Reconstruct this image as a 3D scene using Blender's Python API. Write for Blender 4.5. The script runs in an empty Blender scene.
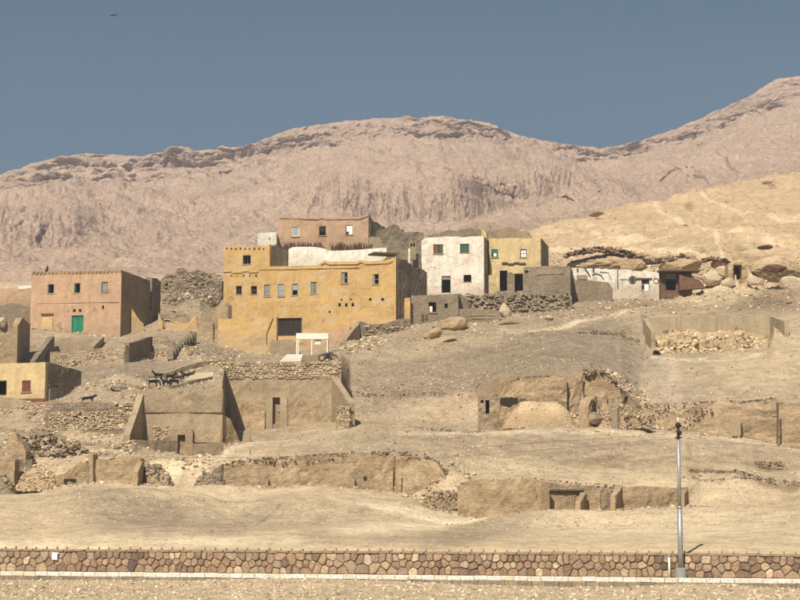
import bpy, bmesh, math, random
import numpy as np
from mathutils import Vector, Matrix

random.seed(7)
rng = np.random.RandomState(7)
S = bpy.context.scene
COL = S.collection

# ------------------------------------------------------------------ camera
F = 1700.0            # focal length in pixels of an 800 px wide picture
H = 4.0               # eye height above the road
TH = math.atan(200 / F)
cam = bpy.data.cameras.new('camera')
cam.sensor_width = 36.0
cam.lens = F / 800 * 36.0
cam.clip_start = 0.5
cam.clip_end = 6000
cam_o = bpy.data.objects.new('camera', cam)
COL.objects.link(cam_o)
cam_o.location = (0, 0, H)
cam_o.rotation_euler = (math.pi / 2 + TH, 0, 0)
S.camera = cam_o

# ------------------------------------------------------------------ sky and sun
SUN_EL = math.radians(46)
SUN_AZ = math.radians(20)     # to the left of straight behind the camera
world = bpy.data.worlds.new('World')
S.world = world
world.use_nodes = True
nt = world.node_tree
nt.nodes.clear()
sky = nt.nodes.new('ShaderNodeTexSky')
sky.sky_type = 'NISHITA'
sky.sun_disc = False
sky.sun_elevation = SUN_EL
sky.sun_rotation = math.pi + SUN_AZ
sky.altitude = 100
sky.air_density = 1.0
sky.dust_density = 1.0
sky.ozone_density = 2.0
hs = nt.nodes.new('ShaderNodeHueSaturation')
hs.inputs['Hue'].default_value = 0.486
hs.inputs['Saturation'].default_value = 1.5
hs.inputs['Value'].default_value = 0.53
bg = nt.nodes.new('ShaderNodeBackground')
bg.inputs['Strength'].default_value = 0.06
wo = nt.nodes.new('ShaderNodeOutputWorld')
nt.links.new(sky.outputs[0], hs.inputs['Color'])
nt.links.new(hs.outputs[0], bg.inputs['Color'])
nt.links.new(bg.outputs[0], wo.inputs['Surface'])

sun = bpy.data.lights.new('sun', 'SUN')
sun.energy = 5.0
sun.angle = math.radians(0.5)
sun.color = (1.0, 0.91, 0.77)
sun_o = bpy.data.objects.new('sun', sun)
COL.objects.link(sun_o)
sv = Vector((-math.sin(SUN_AZ) * math.cos(SUN_EL), -math.cos(SUN_AZ) * math.cos(SUN_EL), math.sin(SUN_EL)))
sun_o.rotation_euler = sv.to_track_quat('Z', 'Y').to_euler()
sun_o.location = (-60, -60, 120)

S.view_settings.view_transform = 'Standard'
S.view_settings.look = 'None'
S.view_settings.exposure = 0.42
S.view_settings.gamma = 1.0
S.cycles.volume_bounces = 1
S.cycles.volume_step_rate = 4

# ------------------------------------------------------------------ geometry helpers
CT, ST = math.cos(TH), math.sin(TH)


def ray(px, py):
    yv = (300.0 - py) / F
    return ((px - 400.0) / F, CT - yv * ST, ST + yv * CT)


def P(px, py, Y):
    d = ray(px, py)
    t = Y / d[1]
    return Vector((d[0] * t, Y, H + d[2] * t))


def py_of(z, Y):
    return 300.0 - F * math.tan(math.atan((z - H) / Y) - TH)


def hsh(ix, iy, seed):
    a = (ix.astype(np.int64) * 374761393 + iy.astype(np.int64) * 668265263 + seed * 974634777) & 0xffffffff
    a = ((a ^ (a >> 13)) * 1274126177) & 0xffffffff
    a = a ^ (a >> 16)
    return (a & 0xffffff) / float(0xffffff)


def vn(x, y, seed=0):
    x = np.asarray(x, dtype=float); y = np.asarray(y, dtype=float)
    x0 = np.floor(x); y0 = np.floor(y)
    fx = x - x0; fy = y - y0
    fx = fx * fx * fx * (fx * (fx * 6 - 15) + 10); fy = fy * fy * fy * (fy * (fy * 6 - 15) + 10)
    a = hsh(x0, y0, seed); b = hsh(x0 + 1, y0, seed)
    c = hsh(x0, y0 + 1, seed); d = hsh(x0 + 1, y0 + 1, seed)
    return (a + (b - a) * fx) * (1 - fy) + (c + (d - c) * fx) * fy


def fbm(x, y, o=4, seed=0, g=0.5):
    s = 0; a = 1.0; t = 0
    for i in range(o):
        s = s + a * (vn(x, y, seed + i * 17) * 2 - 1)
        t += a; a *= g; x = x * 2.03 + 13.7; y = y * 2.03 + 7.1
    return s / t


def ridged(x, y, o=4, seed=0):
    s = 0; a = 1.0; t = 0
    for i in range(o):
        s = s + a * (1 - np.abs(vn(x, y, seed + i * 31) * 2 - 1))
        t += a; a *= 0.5; x = x * 2.1 + 3.3; y = y * 2.1 + 9.2
    return s / t


ORG = {}


class MB:
    def __init__(self):
        self.v = []; self.f = []

    def add(self, vs, fs):
        n = len(self.v)
        self.v.extend([tuple(p) for p in vs])
        self.f.extend([tuple(n + i for i in q) for q in fs])

    def hexa(self, p):   # 8 points: bottom 4 ccw, top 4 ccw
        self.add(p, [(3, 2, 1, 0), (4, 5, 6, 7), (0, 1, 5, 4), (1, 2, 6, 5), (2, 3, 7, 6), (3, 0, 4, 7)])

    def box(self, c, s):
        x, y, z = c; a, b, d = s[0] / 2, s[1] / 2, s[2] / 2
        self.hexa([(x - a, y - b, z - d), (x + a, y - b, z - d), (x + a, y + b, z - d), (x - a, y + b, z - d),
                   (x - a, y - b, z + d), (x + a, y - b, z + d), (x + a, y + b, z + d), (x - a, y + b, z + d)])

    def tube(self, pts, rad, n=8, cap=True):
        pts = [Vector(p) for p in pts]
        if not isinstance(rad, (list, tuple)): rad = [rad] * len(pts)
        rings = []
        for i, p in enumerate(pts):
            t = (pts[min(i + 1, len(pts) - 1)] - pts[max(i - 1, 0)]).normalized()
            a = t.cross(Vector((0, 0, 1)))
            if a.length < 1e-3: a = t.cross(Vector((1, 0, 0)))
            a.normalize(); b = t.cross(a)
            rings.append([p + (a * math.cos(k * 2 * math.pi / n) + b * math.sin(k * 2 * math.pi / n)) * rad[i] for k in range(n)])
        vs = [q for r in rings for q in r]; fs = []
        for i in range(len(pts) - 1):
            for k in range(n):
                k2 = (k + 1) % n
                fs.append((i * n + k, i * n + k2, (i + 1) * n + k2, (i + 1) * n + k))
        if cap:
            fs.append(tuple(range(n))); fs.append(tuple(range(len(pts) * n - n, len(pts) * n))[::-1])
        self.add(vs, fs)

    def build(self, name, mat, parent=None, smooth=False, shift=None):
        o0 = ORG.get(parent.name, Vector((0, 0, 0))) if parent else (shift or Vector((0, 0, 0)))
        me = bpy.data.meshes.new(name)
        v = np.array(self.v, dtype=float) - np.array(o0)
        me.from_pydata(v.tolist(), [], self.f)
        bm = bmesh.new(); bm.from_mesh(me)
        bmesh.ops.recalc_face_normals(bm, faces=bm.faces)
        bm.to_mesh(me); bm.free()
        if smooth: me.shade_smooth()
        if mat: me.materials.append(mat)
        o = bpy.data.objects.new(name, me)
        COL.objects.link(o)
        if parent: o.parent = parent
        elif shift is not None: o.location = shift
        ORG[o.name] = Vector(o0)
        return o


def thing(name, label, cat, loc, group=None):
    o = bpy.data.objects.new(name, None)
    o.empty_display_size = 0.3
    COL.objects.link(o); o.location = loc
    ORG[o.name] = Vector(loc)
    o['label'] = label; o['category'] = cat
    if group: o['group'] = group
    return o


def tag(o, label=None, cat=None, group=None, kind=None):
    if label: o['label'] = label
    if cat: o['category'] = cat
    if group: o['group'] = group
    if kind: o['kind'] = kind
    return o


# ------------------------------------------------------------------ materials
def nodes(name, rough=0.95):
    m = bpy.data.materials.new(name); m.use_nodes = True
    t = m.node_tree; b = t.nodes['Principled BSDF']
    b.inputs['Roughness'].default_value = rough
    b.inputs['Specular IOR Level'].default_value = 0.15
    return m, t, b


def N(t, kind, **kw):
    n = t.nodes.new(kind)
    for k, v in kw.items():
        if k.startswith('_'): setattr(n, k[1:], v)
        else: n.inputs[k.replace('__', ' ')].default_value = v
    return n


def pos(t, scale=(1, 1, 1)):
    g = t.nodes.new('ShaderNodeNewGeometry')
    m = N(t, 'ShaderNodeMapping'); m.inputs['Scale'].default_value = scale
    t.links.new(g.outputs['Position'], m.inputs['Vector'])
    return m.outputs[0]


def noise(t, vec, scale, detail=4, rough=0.6):
    n = N(t, 'ShaderNodeTexNoise', Scale=scale, Detail=detail, Roughness=rough)
    t.links.new(vec, n.inputs['Vector'])
    return n.outputs['Fac']


def rng_map(t, fac, a, b, lo, hi):
    n = N(t, 'ShaderNodeMapRange')
    n.inputs['From Min'].default_value = a; n.inputs['From Max'].default_value = b
    n.inputs['To Min'].default_value = lo; n.inputs['To Max'].default_value = hi
    t.links.new(fac, n.inputs['Value'])
    return n.outputs[0]


def mix(t, fac, c1, c2, mode='MIX'):
    n = t.nodes.new('ShaderNodeMix'); n.data_type = 'RGBA'; n.blend_type = mode
    for inp, val in ((0, fac), (6, c1), (7, c2)):
        if hasattr(val, 'links'): t.links.new(val, n.inputs[inp])
        elif isinstance(val, (int, float)): n.inputs[inp].default_value = val
        else: n.inputs[inp].default_value = (*val[:3], 1)
    return n.outputs[2]


def grey(t, val):
    n = t.nodes.new('ShaderNodeCombineColor')
    for i in range(3): t.links.new(val, n.inputs[i])
    return n.outputs[0]


def bump(t, b, h, dist, strength=1.0, prev=None):
    n = N(t, 'ShaderNodeBump', Strength=strength, Distance=dist)
    t.links.new(h, n.inputs['Height'])
    if prev is not None: t.links.new(prev, n.inputs['Normal'])
    t.links.new(n.outputs[0], b.inputs['Normal'])
    return n.outputs[0]


def m_plaster(name, base, worn, amount=0.45, stain=0.75):
    m, t, b = nodes(name)
    p = pos(t)
    n1 = noise(t, p, 0.5, 5); n2 = noise(t, p, 2.2, 6, 0.7); n3 = noise(t, p, 9, 4, 0.7)
    pv = pos(t, (1.3, 1.3, 0.25)); ns = noise(t, pv, 1.4, 5, 0.7)
    c = mix(t, rng_map(t, n1, 0.35, 0.65, 0, 1), base, [x * stain for x in base])
    c = mix(t, rng_map(t, ns, 0.45, 0.7, 0, 0.5), c, [x * 0.6 for x in worn])
    n4 = noise(t, p, 0.9, 7, 0.75)
    c = mix(t, rng_map(t, n4, 0.965 - amount, 1.0 - amount, 0, 0.85), c, worn)
    c = mix(t, rng_map(t, n2, 0.62, 0.67, 0, 0.55), c, [x * 0.45 for x in worn])
    c = mix(t, rng_map(t, n2, 0.30, 0.36, 0.5, 0), c, [min(.8, x * 1.25) for x in base])
    tc = t.nodes.new('ShaderNodeTexCoord'); so = t.nodes.new('ShaderNodeSeparateXYZ'); t.links.new(tc.outputs['Object'], so.inputs[0])
    hz_ = N(t, 'ShaderNodeMath', _operation='MULTIPLY_ADD'); hz_.inputs[1].default_value = -3.2
    t.links.new(n4, hz_.inputs[0]); t.links.new(so.outputs['Z'], hz_.inputs[2])
    c = mix(t, rng_map(t, hz_.outputs[0], -1.3, 0.1, 0.75, 0), c, [x * 0.85 for x in worn])
    wv = N(t, 'ShaderNodeVectorMath', _operation='MULTIPLY_ADD'); nn = N(t, 'ShaderNodeTexNoise', Scale=0.8, Detail=5); t.links.new(p, nn.inputs['Vector'])
    t.links.new(nn.outputs['Color'], wv.inputs[0]); wv.inputs[1].default_value = (1.6, 1.6, 1.6); t.links.new(p, wv.inputs[2])
    ve = N(t, 'ShaderNodeTexVoronoi', _feature='DISTANCE_TO_EDGE', Scale=0.33); t.links.new(wv.outputs[0], ve.inputs['Vector'])
    ck = N(t, 'ShaderNodeMath', _operation='MULTIPLY'); t.links.new(rng_map(t, ve.outputs['Distance'], 0.006, 0.016, 0.55, 0), ck.inputs[0]); t.links.new(rng_map(t, n1, 0.52, 0.60, 0, 1), ck.inputs[1])
    c = mix(t, ck.outputs[0], c, [x * 0.35 for x in worn])
    c = mix(t, 1.0, c, grey(t, rng_map(t, n3, 0.3, 0.7, 0.80, 1.15)), 'MULTIPLY')
    t.links.new(c, b.inputs['Base Color'])
    q = bump(t, b, n2, 0.10, 0.8)
    bump(t, b, n3, 0.03, 0.8, q)
    return m


def m_brick(name, base, mortar, w=0.42, h=0.15, var=0.3, mud=None, cover=0.5):
    m, t, b = nodes(name)
    g = t.nodes.new('ShaderNodeNewGeometry')
    sp = t.nodes.new('ShaderNodeSeparateXYZ'); t.links.new(g.outputs['Position'], sp.inputs[0])
    ma = N(t, 'ShaderNodeMath', _operation='MULTIPLY_ADD'); ma.inputs[1].default_value = 0.83
    t.links.new(sp.outputs['Y'], ma.inputs[0]); t.links.new(sp.outputs['X'], ma.inputs[2])
    cb = t.nodes.new('ShaderNodeCombineXYZ')
    t.links.new(ma.outputs[0], cb.inputs[0])
    wob = noise(t, g.outputs['Position'], 0.7, 2)
    ad = N(t, 'ShaderNodeMath', _operation='MULTIPLY_ADD'); ad.inputs[1].default_value = 0.5
    t.links.new(wob, ad.inputs[0]); t.links.new(sp.outputs['Z'], ad.inputs[2])
    t.links.new(ad.outputs[0], cb.inputs[1])
    br = N(t, 'ShaderNodeTexBrick', Scale=1.0)
    br.inputs['Brick Width'].default_value = w; br.inputs['Row Height'].default_value = h
    br.inputs['Mortar Size'].default_value = 0.022; br.inputs['Mortar Smooth'].default_value = 0.4
    br.inputs['Color1'].default_value = (*base, 1)
    br.inputs['Color2'].default_value = (*[x * (1 - var) for x in base], 1)
    br.inputs['Mortar'].default_value = (*mortar, 1)
    t.links.new(cb.outputs[0], br.inputs['Vector'])
    p = g.outputs['Position']
    n1 = noise(t, p, 0.45, 5, 0.65); n2 = noise(t, p, 3.5, 5, 0.7)
    c = br.outputs['Color']
    mc = mud or [x * 1.05 for x in base]
    c = mix(t, rng_map(t, n1, cover - 0.05, cover + 0.12, 0.9, 0.15), c, mc)
    c = mix(t, 1.0, c, grey(t, rng_map(t, n2, 0.25, 0.75, 0.68, 1.25)), 'MULTIPLY')
    t.links.new(c, b.inputs['Base Color'])
    q = bump(t, b, n2, 0.15, 0.9)
    bump(t, b, br.outputs['Fac'], -0.05, 0.7, q)
    return m


def m_rubble(name, base, dark, scale=2.6, var=0.5):
    m, t, b = nodes(name)
    p = pos(t, (1, 1, 1.5))
    v = N(t, 'ShaderNodeTexVoronoi', Scale=scale, Randomness=1.0); t.links.new(p, v.inputs['Vector'])
    v2 = N(t, 'ShaderNodeTexVoronoi', Scale=scale * 2.3, Randomness=1.0); t.links.new(p, v2.inputs['Vector'])
    n1 = noise(t, p, 0.5, 4); n3 = noise(t, p, 6, 5, 0.7)
    cc = t.nodes.new('ShaderNodeSeparateColor'); t.links.new(v.outputs['Color'], cc.inputs[0])
    c = mix(t, cc.outputs[0], [x * (1 - var) for x in base], [min(0.8, x * (1 + var * 0.6)) for x in base])
    c = mix(t, rng_map(t, v.outputs['Distance'], 0.35, 0.62, 0, 0.9), c, dark)
    c = mix(t, rng_map(t, n1, 0.35, 0.65, 0, 0.45), c, [x * 0.8 for x in base])
    c = mix(t, 1.0, c, grey(t, rng_map(t, n3, 0.25, 0.75, 0.75, 1.2)), 'MULTIPLY')
    t.links.new(c, b.inputs['Base Color'])
    q = bump(t, b, v.outputs['Distance'], -0.22, 0.9)
    q = bump(t, b, v2.outputs['Distance'], -0.08, 0.7, q)
    bump(t, b, n3, 0.05, 0.8, q)
    return m


def m_terrain(name, s=1.0, bumpd=0.12, steep=None, contrast=(0.72, 1.26), speck=0.34):
    m, t, b = nodes(name, 1.0)
    b.inputs['Specular IOR Level'].default_value = 0.05
    a = t.nodes.new('ShaderNodeAttribute'); a.attribute_name = 'tint'
    p = pos(t)
    n0 = noise(t, p, 0.06 / s, 5, 0.6)
    n1 = noise(t, p, 0.7 / s, 6, 0.72)
    n2 = noise(t, p, 5.0 / s, 5, 0.8)
    v = N(t, 'ShaderNodeTexVoronoi', Scale=4.5 / s); t.links.new(p, v.inputs['Vector'])
    cc = t.nodes.new('ShaderNodeSeparateColor'); t.links.new(v.outputs['Color'], cc.inputs[0])
    c = mix(t, 1.0, a.outputs['Color'], grey(t, rng_map(t, n0, 0.3, 0.7, 0.88, 1.12)), 'MULTIPLY')
    c = mix(t, 1.0, c, grey(t, rng_map(t, n1, 0.3, 0.7, contrast[0], contrast[1])), 'MULTIPLY')
    c = mix(t, 1.0, c, grey(t, rng_map(t, n2, 0.3, 0.7, 0.62, 1.32)), 'MULTIPLY')
    sp = rng_map(t, cc.outputs[0], 0.86, 0.97, 0, speck)
    c = mix(t, sp, c, (0.62, 0.52, 0.38))
    dk = rng_map(t, cc.outputs[1], 0.90, 0.97, 0, speck * 0.8)
    c = mix(t, dk, c, (0.14, 0.10, 0.065))
    if steep:
        g = t.nodes.new('ShaderNodeNewGeometry'); sx = t.nodes.new('ShaderNodeSeparateXYZ')
        t.links.new(g.outputs['True Normal'], sx.inputs[0])
        c = mix(t, rng_map(t, sx.outputs['Z'], steep[1], steep[2], 0.85, 0), c, steep[0])
    t.links.new(c, b.inputs['Base Color'])
    q = bump(t, b, n1, bumpd * 3 * s, 0.7)
    q = bump(t, b, n2, bumpd * s * 0.7, 0.9, q)
    bump(t, b, v.outputs['Distance'], -bumpd * 0.6 * s, 0.6, q)
    return m


def m_flat(name, c, rough=0.8, metal=0.0, var=0.15, scale=3.0, bumpd=0.01):
    m, t, b = nodes(name, rough)
    b.inputs['Metallic'].default_value = metal
    p = pos(t); n1 = noise(t, p, scale, 5, 0.7)
    cc = mix(t, rng_map(t, n1, 0.3, 0.7, 0, 1), [x * (1 - var) for x in c], [min(1, x * (1 + var)) for x in c])
    t.links.new(cc, b.inputs['Base Color'])
    bump(t, b, n1, bumpd, 0.5)
    return m


def m_tint(name, rough=0.95, scale=6.0, bumpd=0.04, amp=(0.78, 1.2)):
    m, t, b = nodes(name, rough)
    a = t.nodes.new('ShaderNodeAttribute'); a.attribute_name = 'tint'
    p = pos(t); n1 = noise(t, p, scale, 5, 0.7)
    c = mix(t, 1.0, a.outputs['Color'], grey(t, rng_map(t, n1, 0.3, 0.7, *amp)), 'MULTIPLY')
    t.links.new(c, b.inputs['Base Color'])
    bump(t, b, n1, bumpd, 0.8)
    return m


def m_objrand(name, cols, rough=0.92, scale=7.0):
    m, t, b = nodes(name, rough)
    oi = t.nodes.new('ShaderNodeObjectInfo')
    cr = t.nodes.new('ShaderNodeValToRGB'); cr.color_ramp.interpolation = 'LINEAR'
    el = cr.color_ramp.elements
    while len(el) < len(cols): el.new(0.5)
    for i, c in enumerate(cols):
        el[i].position = i / (len(cols) - 1); el[i].color = (*c, 1)
    t.links.new(oi.outputs['Random'], cr.inputs[0])
    p = pos(t); n1 = noise(t, p, scale, 5, 0.75)
    c = mix(t, 1.0, cr.outputs[0], grey(t, rng_map(t, n1, 0.3, 0.7, 0.60, 1.32)), 'MULTIPLY')
    t.links.new(c, b.inputs['Base Color'])
    bump(t, b, n1, 0.09, 1.0)
    return m


MUD = (0.29, 0.215, 0.14)
M = dict(
    ground=m_terrain('sandy_ground', 1.0, 0.10, ((0.30, 0.205, 0.12), 0.30, 0.62)),
    mountain=m_terrain('limestone_mountain', 7.0, 0.16, ((0.33, 0.235, 0.18), 0.30, 0.62), (0.84, 1.14), 0.3),
    pink=m_plaster('pink_plaster', (0.56, 0.365, 0.235), (0.45, 0.31, 0.20), 0.44, 0.88),
    pink2=m_plaster('salmon_plaster', (0.52, 0.345, 0.225), (0.42, 0.28, 0.18), 0.42, 0.85),
    yellow=m_plaster('ochre_plaster', (0.595, 0.385, 0.15), (0.52, 0.385, 0.22), 0.45, 0.84),
    paleyellow=m_plaster('pale_yellow_plaster', (0.66, 0.49, 0.22), (0.48, 0.33, 0.17), 0.40, 0.9),
    lemon=m_plaster('butter_plaster', (0.66, 0.51, 0.27), (0.52, 0.40, 0.23), 0.44, 0.92),
    white=m_plaster('white_plaster', (0.80, 0.74, 0.62), (0.64, 0.50, 0.38), 0.43, 0.95),
    cream=m_plaster('cream_paint', (0.80, 0.77, 0.66), (0.68, 0.61, 0.48), 0.40, 0.97),
    tomb=m_plaster('whitewash', (0.76, 0.72, 0.62), (0.52, 0.42, 0.30), 0.42, 0.95),
    mud=m_brick('mud_brick', (0.36, 0.275, 0.18), (0.17, 0.125, 0.08)),
    mudgrey=m_brick('grey_mud_brick', (0.31, 0.25, 0.175), (0.15, 0.115, 0.08), cover=0.42),
    mudwarm=m_brick('warm_mud_brick', (0.42, 0.305, 0.185), (0.30, 0.215, 0.13), w=.36, h=.125, mud=(0.47, 0.35, 0.215), cover=.45),
    mudstone=m_brick('mud_and_stone', (0.42, 0.31, 0.19), (0.30, 0.215, 0.13), w=.34, h=.115, var=.42, mud=(0.49, 0.37, 0.235), cover=.48),
    mudpale=m_plaster('pale_mud_plaster', (0.41, 0.32, 0.21), (0.32, 0.245, 0.155), 0.46, 0.9),
    rubble=m_brick('coursed_rubble', (0.46, 0.365, 0.24), (0.17, 0.12, 0.075), w=.5, h=.24, var=.5, cover=.3),
    rubblegrey=m_brick('grey_rubble', (0.33, 0.265, 0.185), (0.12, 0.09, 0.06), w=.45, h=.22, var=.55, cover=.3),
    concrete=m_plaster('retaining_plaster', (0.44, 0.35, 0.23), (0.36, 0.28, 0.18), 0.42, 0.9),
    rock=m_plaster('limestone_rock', (0.60, 0.455, 0.29), (0.44, 0.32, 0.19), 0.46, 0.8),
    rockwhite=m_plaster('white_limestone', (0.66, 0.56, 0.40), (0.54, 0.43, 0.28), 0.42, 0.9),
    stones=m_tint('loose_stone'),
    facing=m_objrand('facing_stone', [(0.15, 0.105, 0.085), (0.44, 0.305, 0.195), (0.27, 0.18, 0.125), (0.56, 0.42, 0.26), (0.35, 0.235, 0.165), (0.68, 0.54, 0.36), (0.20, 0.145, 0.11), (0.50, 0.35, 0.235), (0.33, 0.22, 0.15), (0.46, 0.33, 0.20)]),
    mortar=m_flat('dark_mortar', (0.15, 0.105, 0.07), 0.95, var=0.5, bumpd=0.04),
    coping=m_flat('coping_cement', (0.28, 0.21, 0.14), 0.95, var=0.25, scale=4, bumpd=0.03),
    kerbwhite=m_objrand('kerb_paint', [(0.84, 0.82, 0.76), (0.76, 0.68, 0.52), (0.84, 0.82, 0.76), (0.80, 0.75, 0.64), (0.85, 0.83, 0.78)], 0.8, 9),
    kerbgrey=m_objrand('kerb_concrete', [(0.33, 0.27, 0.19), (0.24, 0.195, 0.145), (0.38, 0.30, 0.20), (0.27, 0.22, 0.16)], 0.95, 9),
    steel=m_flat('galvanised_steel', (0.42, 0.45, 0.45), 0.45, 0.6, 0.2, 2.0),
    black=m_flat('black_fitting', (0.02, 0.02, 0.02), 0.6),
    greydark=m_flat('grey_base', (0.27, 0.26, 0.235), 0.9, var=0.2),
    offwhite=m_flat('off_white_paint', (0.74, 0.70, 0.58), 0.75, var=0.1),
    brightwhite=m_flat('white_paint', (0.82, 0.82, 0.80), 0.6, var=0.04),
    green=m_flat('green_paint', (0.02, 0.19, 0.11), 0.55, var=0.3),
    greenold=m_flat('faded_green_paint', (0.06, 0.10, 0.07), 0.7, var=0.4),
    red=m_flat('red_brown_paint', (0.19, 0.065, 0.045), 0.7, var=0.35),
    wood=m_flat('weathered_wood', (0.13, 0.085, 0.055), 0.9, var=0.4, scale=8),
    greywood=m_flat('grey_board_and_wall_shade', (0.25, 0.24, 0.21), 0.85, var=0.3, scale=6),
    glass=m_flat('dusty_glass', (0.32, 0.36, 0.37), 0.25, var=0.2),
    brown=m_flat('red_brown_earth_and_shade', (0.15, 0.085, 0.052), 0.95, var=0.4, scale=1.5, bumpd=0.1),
    dark=m_flat('shade_and_dark_board', (0.035, 0.028, 0.022), 0.95, var=0.3),  # near-black paints in the shade inside openings; also on dark boards
    reed=m_flat('dry_reed', (0.115, 0.07, 0.05), 0.95, var=0.5, scale=12),
    goat=m_flat('black_goat_hair', (0.018, 0.015, 0.014), 0.9, var=0.4, scale=8),
    goatbrown=m_flat('brown_goat_hair', (0.055, 0.035, 0.025), 0.9, var=0.4, scale=8),
    bird=m_flat('dark_feather', (0.03, 0.028, 0.03), 0.8),
    cable=m_flat('cable_rubber', (0.16, 0.13, 0.10), 0.7),
    ink=m_flat('dark_paint', (0.07, 0.07, 0.075), 0.9),
)

# ------------------------------------------------------------------ terrain control lines: (column, row, distance) points on the land
KY0, KY1 = 86.0, 77.6          # the kerb's distance at the left and right edge of the view


def kerbY(px):
    return KY0 + (KY1 - KY0) * (px / 800.0)


def Z(px, z, Y):
    return (px, py_of(z, Y), Y)


XS = [-260, -60, 0, 100, 200, 260, 340, 430, 500, 560, 620, 680, 730, 780, 860, 1060]
KZ = [.05, .05, .03, .08, .12, .25, .25, .12, .03, 0, .02, .20, .22, .05, .0, 0]
G = []
G.append([Z(p, 0.0, 35) for p in XS])
G.append([Z(p, 0.0, kerbY(p) - 17) for p in XS])
G.append([Z(p, k, kerbY(p) - 0.08) for p, k in zip(XS, KZ)])
G.append([Z(p, 0.0, kerbY(p) + 0.04) for p in XS])
G.append([Z(p, 0.43, kerbY(p) + 0.30) for p in XS])
G.append([Z(p, 0.43, kerbY(p) + 1.25) for p in XS])
G.append([Z(p, 1.50, kerbY(p) + 1.75) for p in XS])
# middle of the foreground slope
G.append([(-260, 522, 100), (0, 520, 100), (100, 518, 99), (180, 522, 98), (260, 522, 98), (340, 516, 100), (430, 524, 97), (500, 530, 95), (600, 528, 95), (700, 524, 95), (800, 526, 93), (1060, 526, 93)])
# crest of the foreground sand / foot of the ruined walls
G.append([(-260, 490, 117), (0, 489, 117), (40, 488, 117), (70, 483, 117), (100, 481, 117), (140, 482, 117), (180, 486, 117), (215, 485, 117), (260, 487, 117), (330, 488, 117), (400, 489, 117), (425, 497, 115), (452, 509, 112), (480, 514, 111), (510, 513, 111), (560, 511, 111), (600, 507, 112), (640, 503, 113), (690, 500, 114), (740, 501, 114), (800, 503, 113), (1060, 505, 113)])
G.append([(-260, 489, 119), (0, 491, 119), (70, 485, 119), (140, 484, 119), (190, 486, 119), (218, 487, 119), (400, 491, 119), (425, 499, 117), (452, 511, 113), (510, 515, 112.2), (560, 513, 112.2), (600, 509, 113.2), (640, 505, 114.2), (690, 501, 115.4), (740, 500, 117), (800, 500, 117), (1060, 500, 117)])
# top of those walls
G.append([(-260, 455, 121), (0, 455, 121), (30, 452, 122), (93, 459, 120), (140, 459, 120), (150, 462, 122), (190, 470, 122), (216, 466, 120), (225, 463, 120), (300, 456, 120), (380, 454, 120), (430, 457, 120), (450, 464, 119), (470, 475, 117), (480, 481, 114.5), (536, 481, 113.5), (600, 486, 114.5), (640, 487, 115.5), (686, 486, 116.5), (700, 478, 122), (745, 476, 122), (790, 480, 122), (800, 480, 122), (1060, 480, 122)])
# foot of the second row of walls
G.append([(-260, 425, 143), (0, 425, 143), (28, 424, 142), (44, 430, 139), (60, 432, 137.2), (132, 434, 134.9), (137, 446, 131.8), (155, 455, 131.4), (190, 458, 131.4), (222, 457, 131.4), (225, 427, 147.5), (280, 425, 147.6), (338, 421, 147.6), (352, 419, 147.6), (400, 424, 145), (500, 426, 144.4), (567, 425, 144.2), (620, 425, 145), (640, 425, 144.7), (700, 432, 142.3), (778, 443, 139.2), (800, 446, 138.4), (1060, 450, 138)])
# top of the second row
G.append([(-260, 398, 147), (0, 400, 147), (28, 404, 144.4), (44, 407, 142), (60, 405, 138.6), (132, 404, 136.2), (139, 390, 132.7), (222, 389.5, 132.7), (225, 364, 148.4), (338, 364, 148.4), (350, 395, 150), (400, 398, 152), (470, 394, 152), (500, 378, 146.5), (575, 374, 147), (600, 374, 147), (622, 388, 147), (640, 404, 146), (700, 404, 144.5), (778, 404, 141.5), (800, 404, 141.5), (1060, 402, 142)])
G.append([(-260, 405, 149), (40, 405, 149.5), (56, 404, 151), (68, 396, 153), (85, 388, 149), (135, 387, 143), (150, 389.5, 139), (172, 387.5, 141), (190, 381, 143), (213, 376.5, 146), (226, 363.5, 149.5), (338, 363.5, 149.5), (350, 385, 153), (400, 385, 156), (470, 380, 156), (500, 369, 153), (575, 365, 153), (622, 380, 151), (640, 394, 151), (700, 394, 149), (800, 390, 147), (1060, 385, 147)])
# middle terrace
G.append([(-260, 372, 158), (0, 372, 160), (45, 368, 170), (62, 366.5, 171.6), (86, 366, 171), (88, 366, 168), (124, 363, 165.5), (128, 362, 168), (155, 362, 172), (200, 362, 162), (225, 362, 153), (330, 362, 153), (345, 356, 160), (400, 348, 166), (450, 342, 168), (500, 338, 170), (560, 338, 170), (620, 340, 170), (645, 358, 167), (652, 358, 164), (768, 351, 164), (774, 338, 168), (800, 332, 170), (1060, 320, 172)])
G.append([(-260, 360, 166), (0, 360, 168), (45, 354, 173.5), (86, 353, 173.2), (88, 352, 172), (124, 348, 170), (155, 359, 175), (200, 356, 169), (225, 359, 162), (330, 359, 162), (345, 352, 168), (400, 345, 172), (500, 332, 176), (560, 330, 176), (620, 331, 175), (645, 346, 171), (652, 346.5, 173.5), (768, 342, 173.5), (774, 331, 171), (800, 326, 173), (1060, 314, 175)])
G.append([(-260, 347, 175), (0, 347, 176), (45, 354, 180.5), (98, 354, 180), (102, 345, 180), (124, 341, 179), (155, 338, 178), (200, 350, 175), (225, 356, 171), (330, 356, 171), (345, 348, 175), (400, 341, 178), (500, 326, 182), (560, 322, 183), (620, 322, 180), (645, 340, 173), (652, 345.5, 174.2), (768, 341, 174.2), (774, 324, 175), (800, 320, 176), (1060, 307, 178)])
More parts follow.
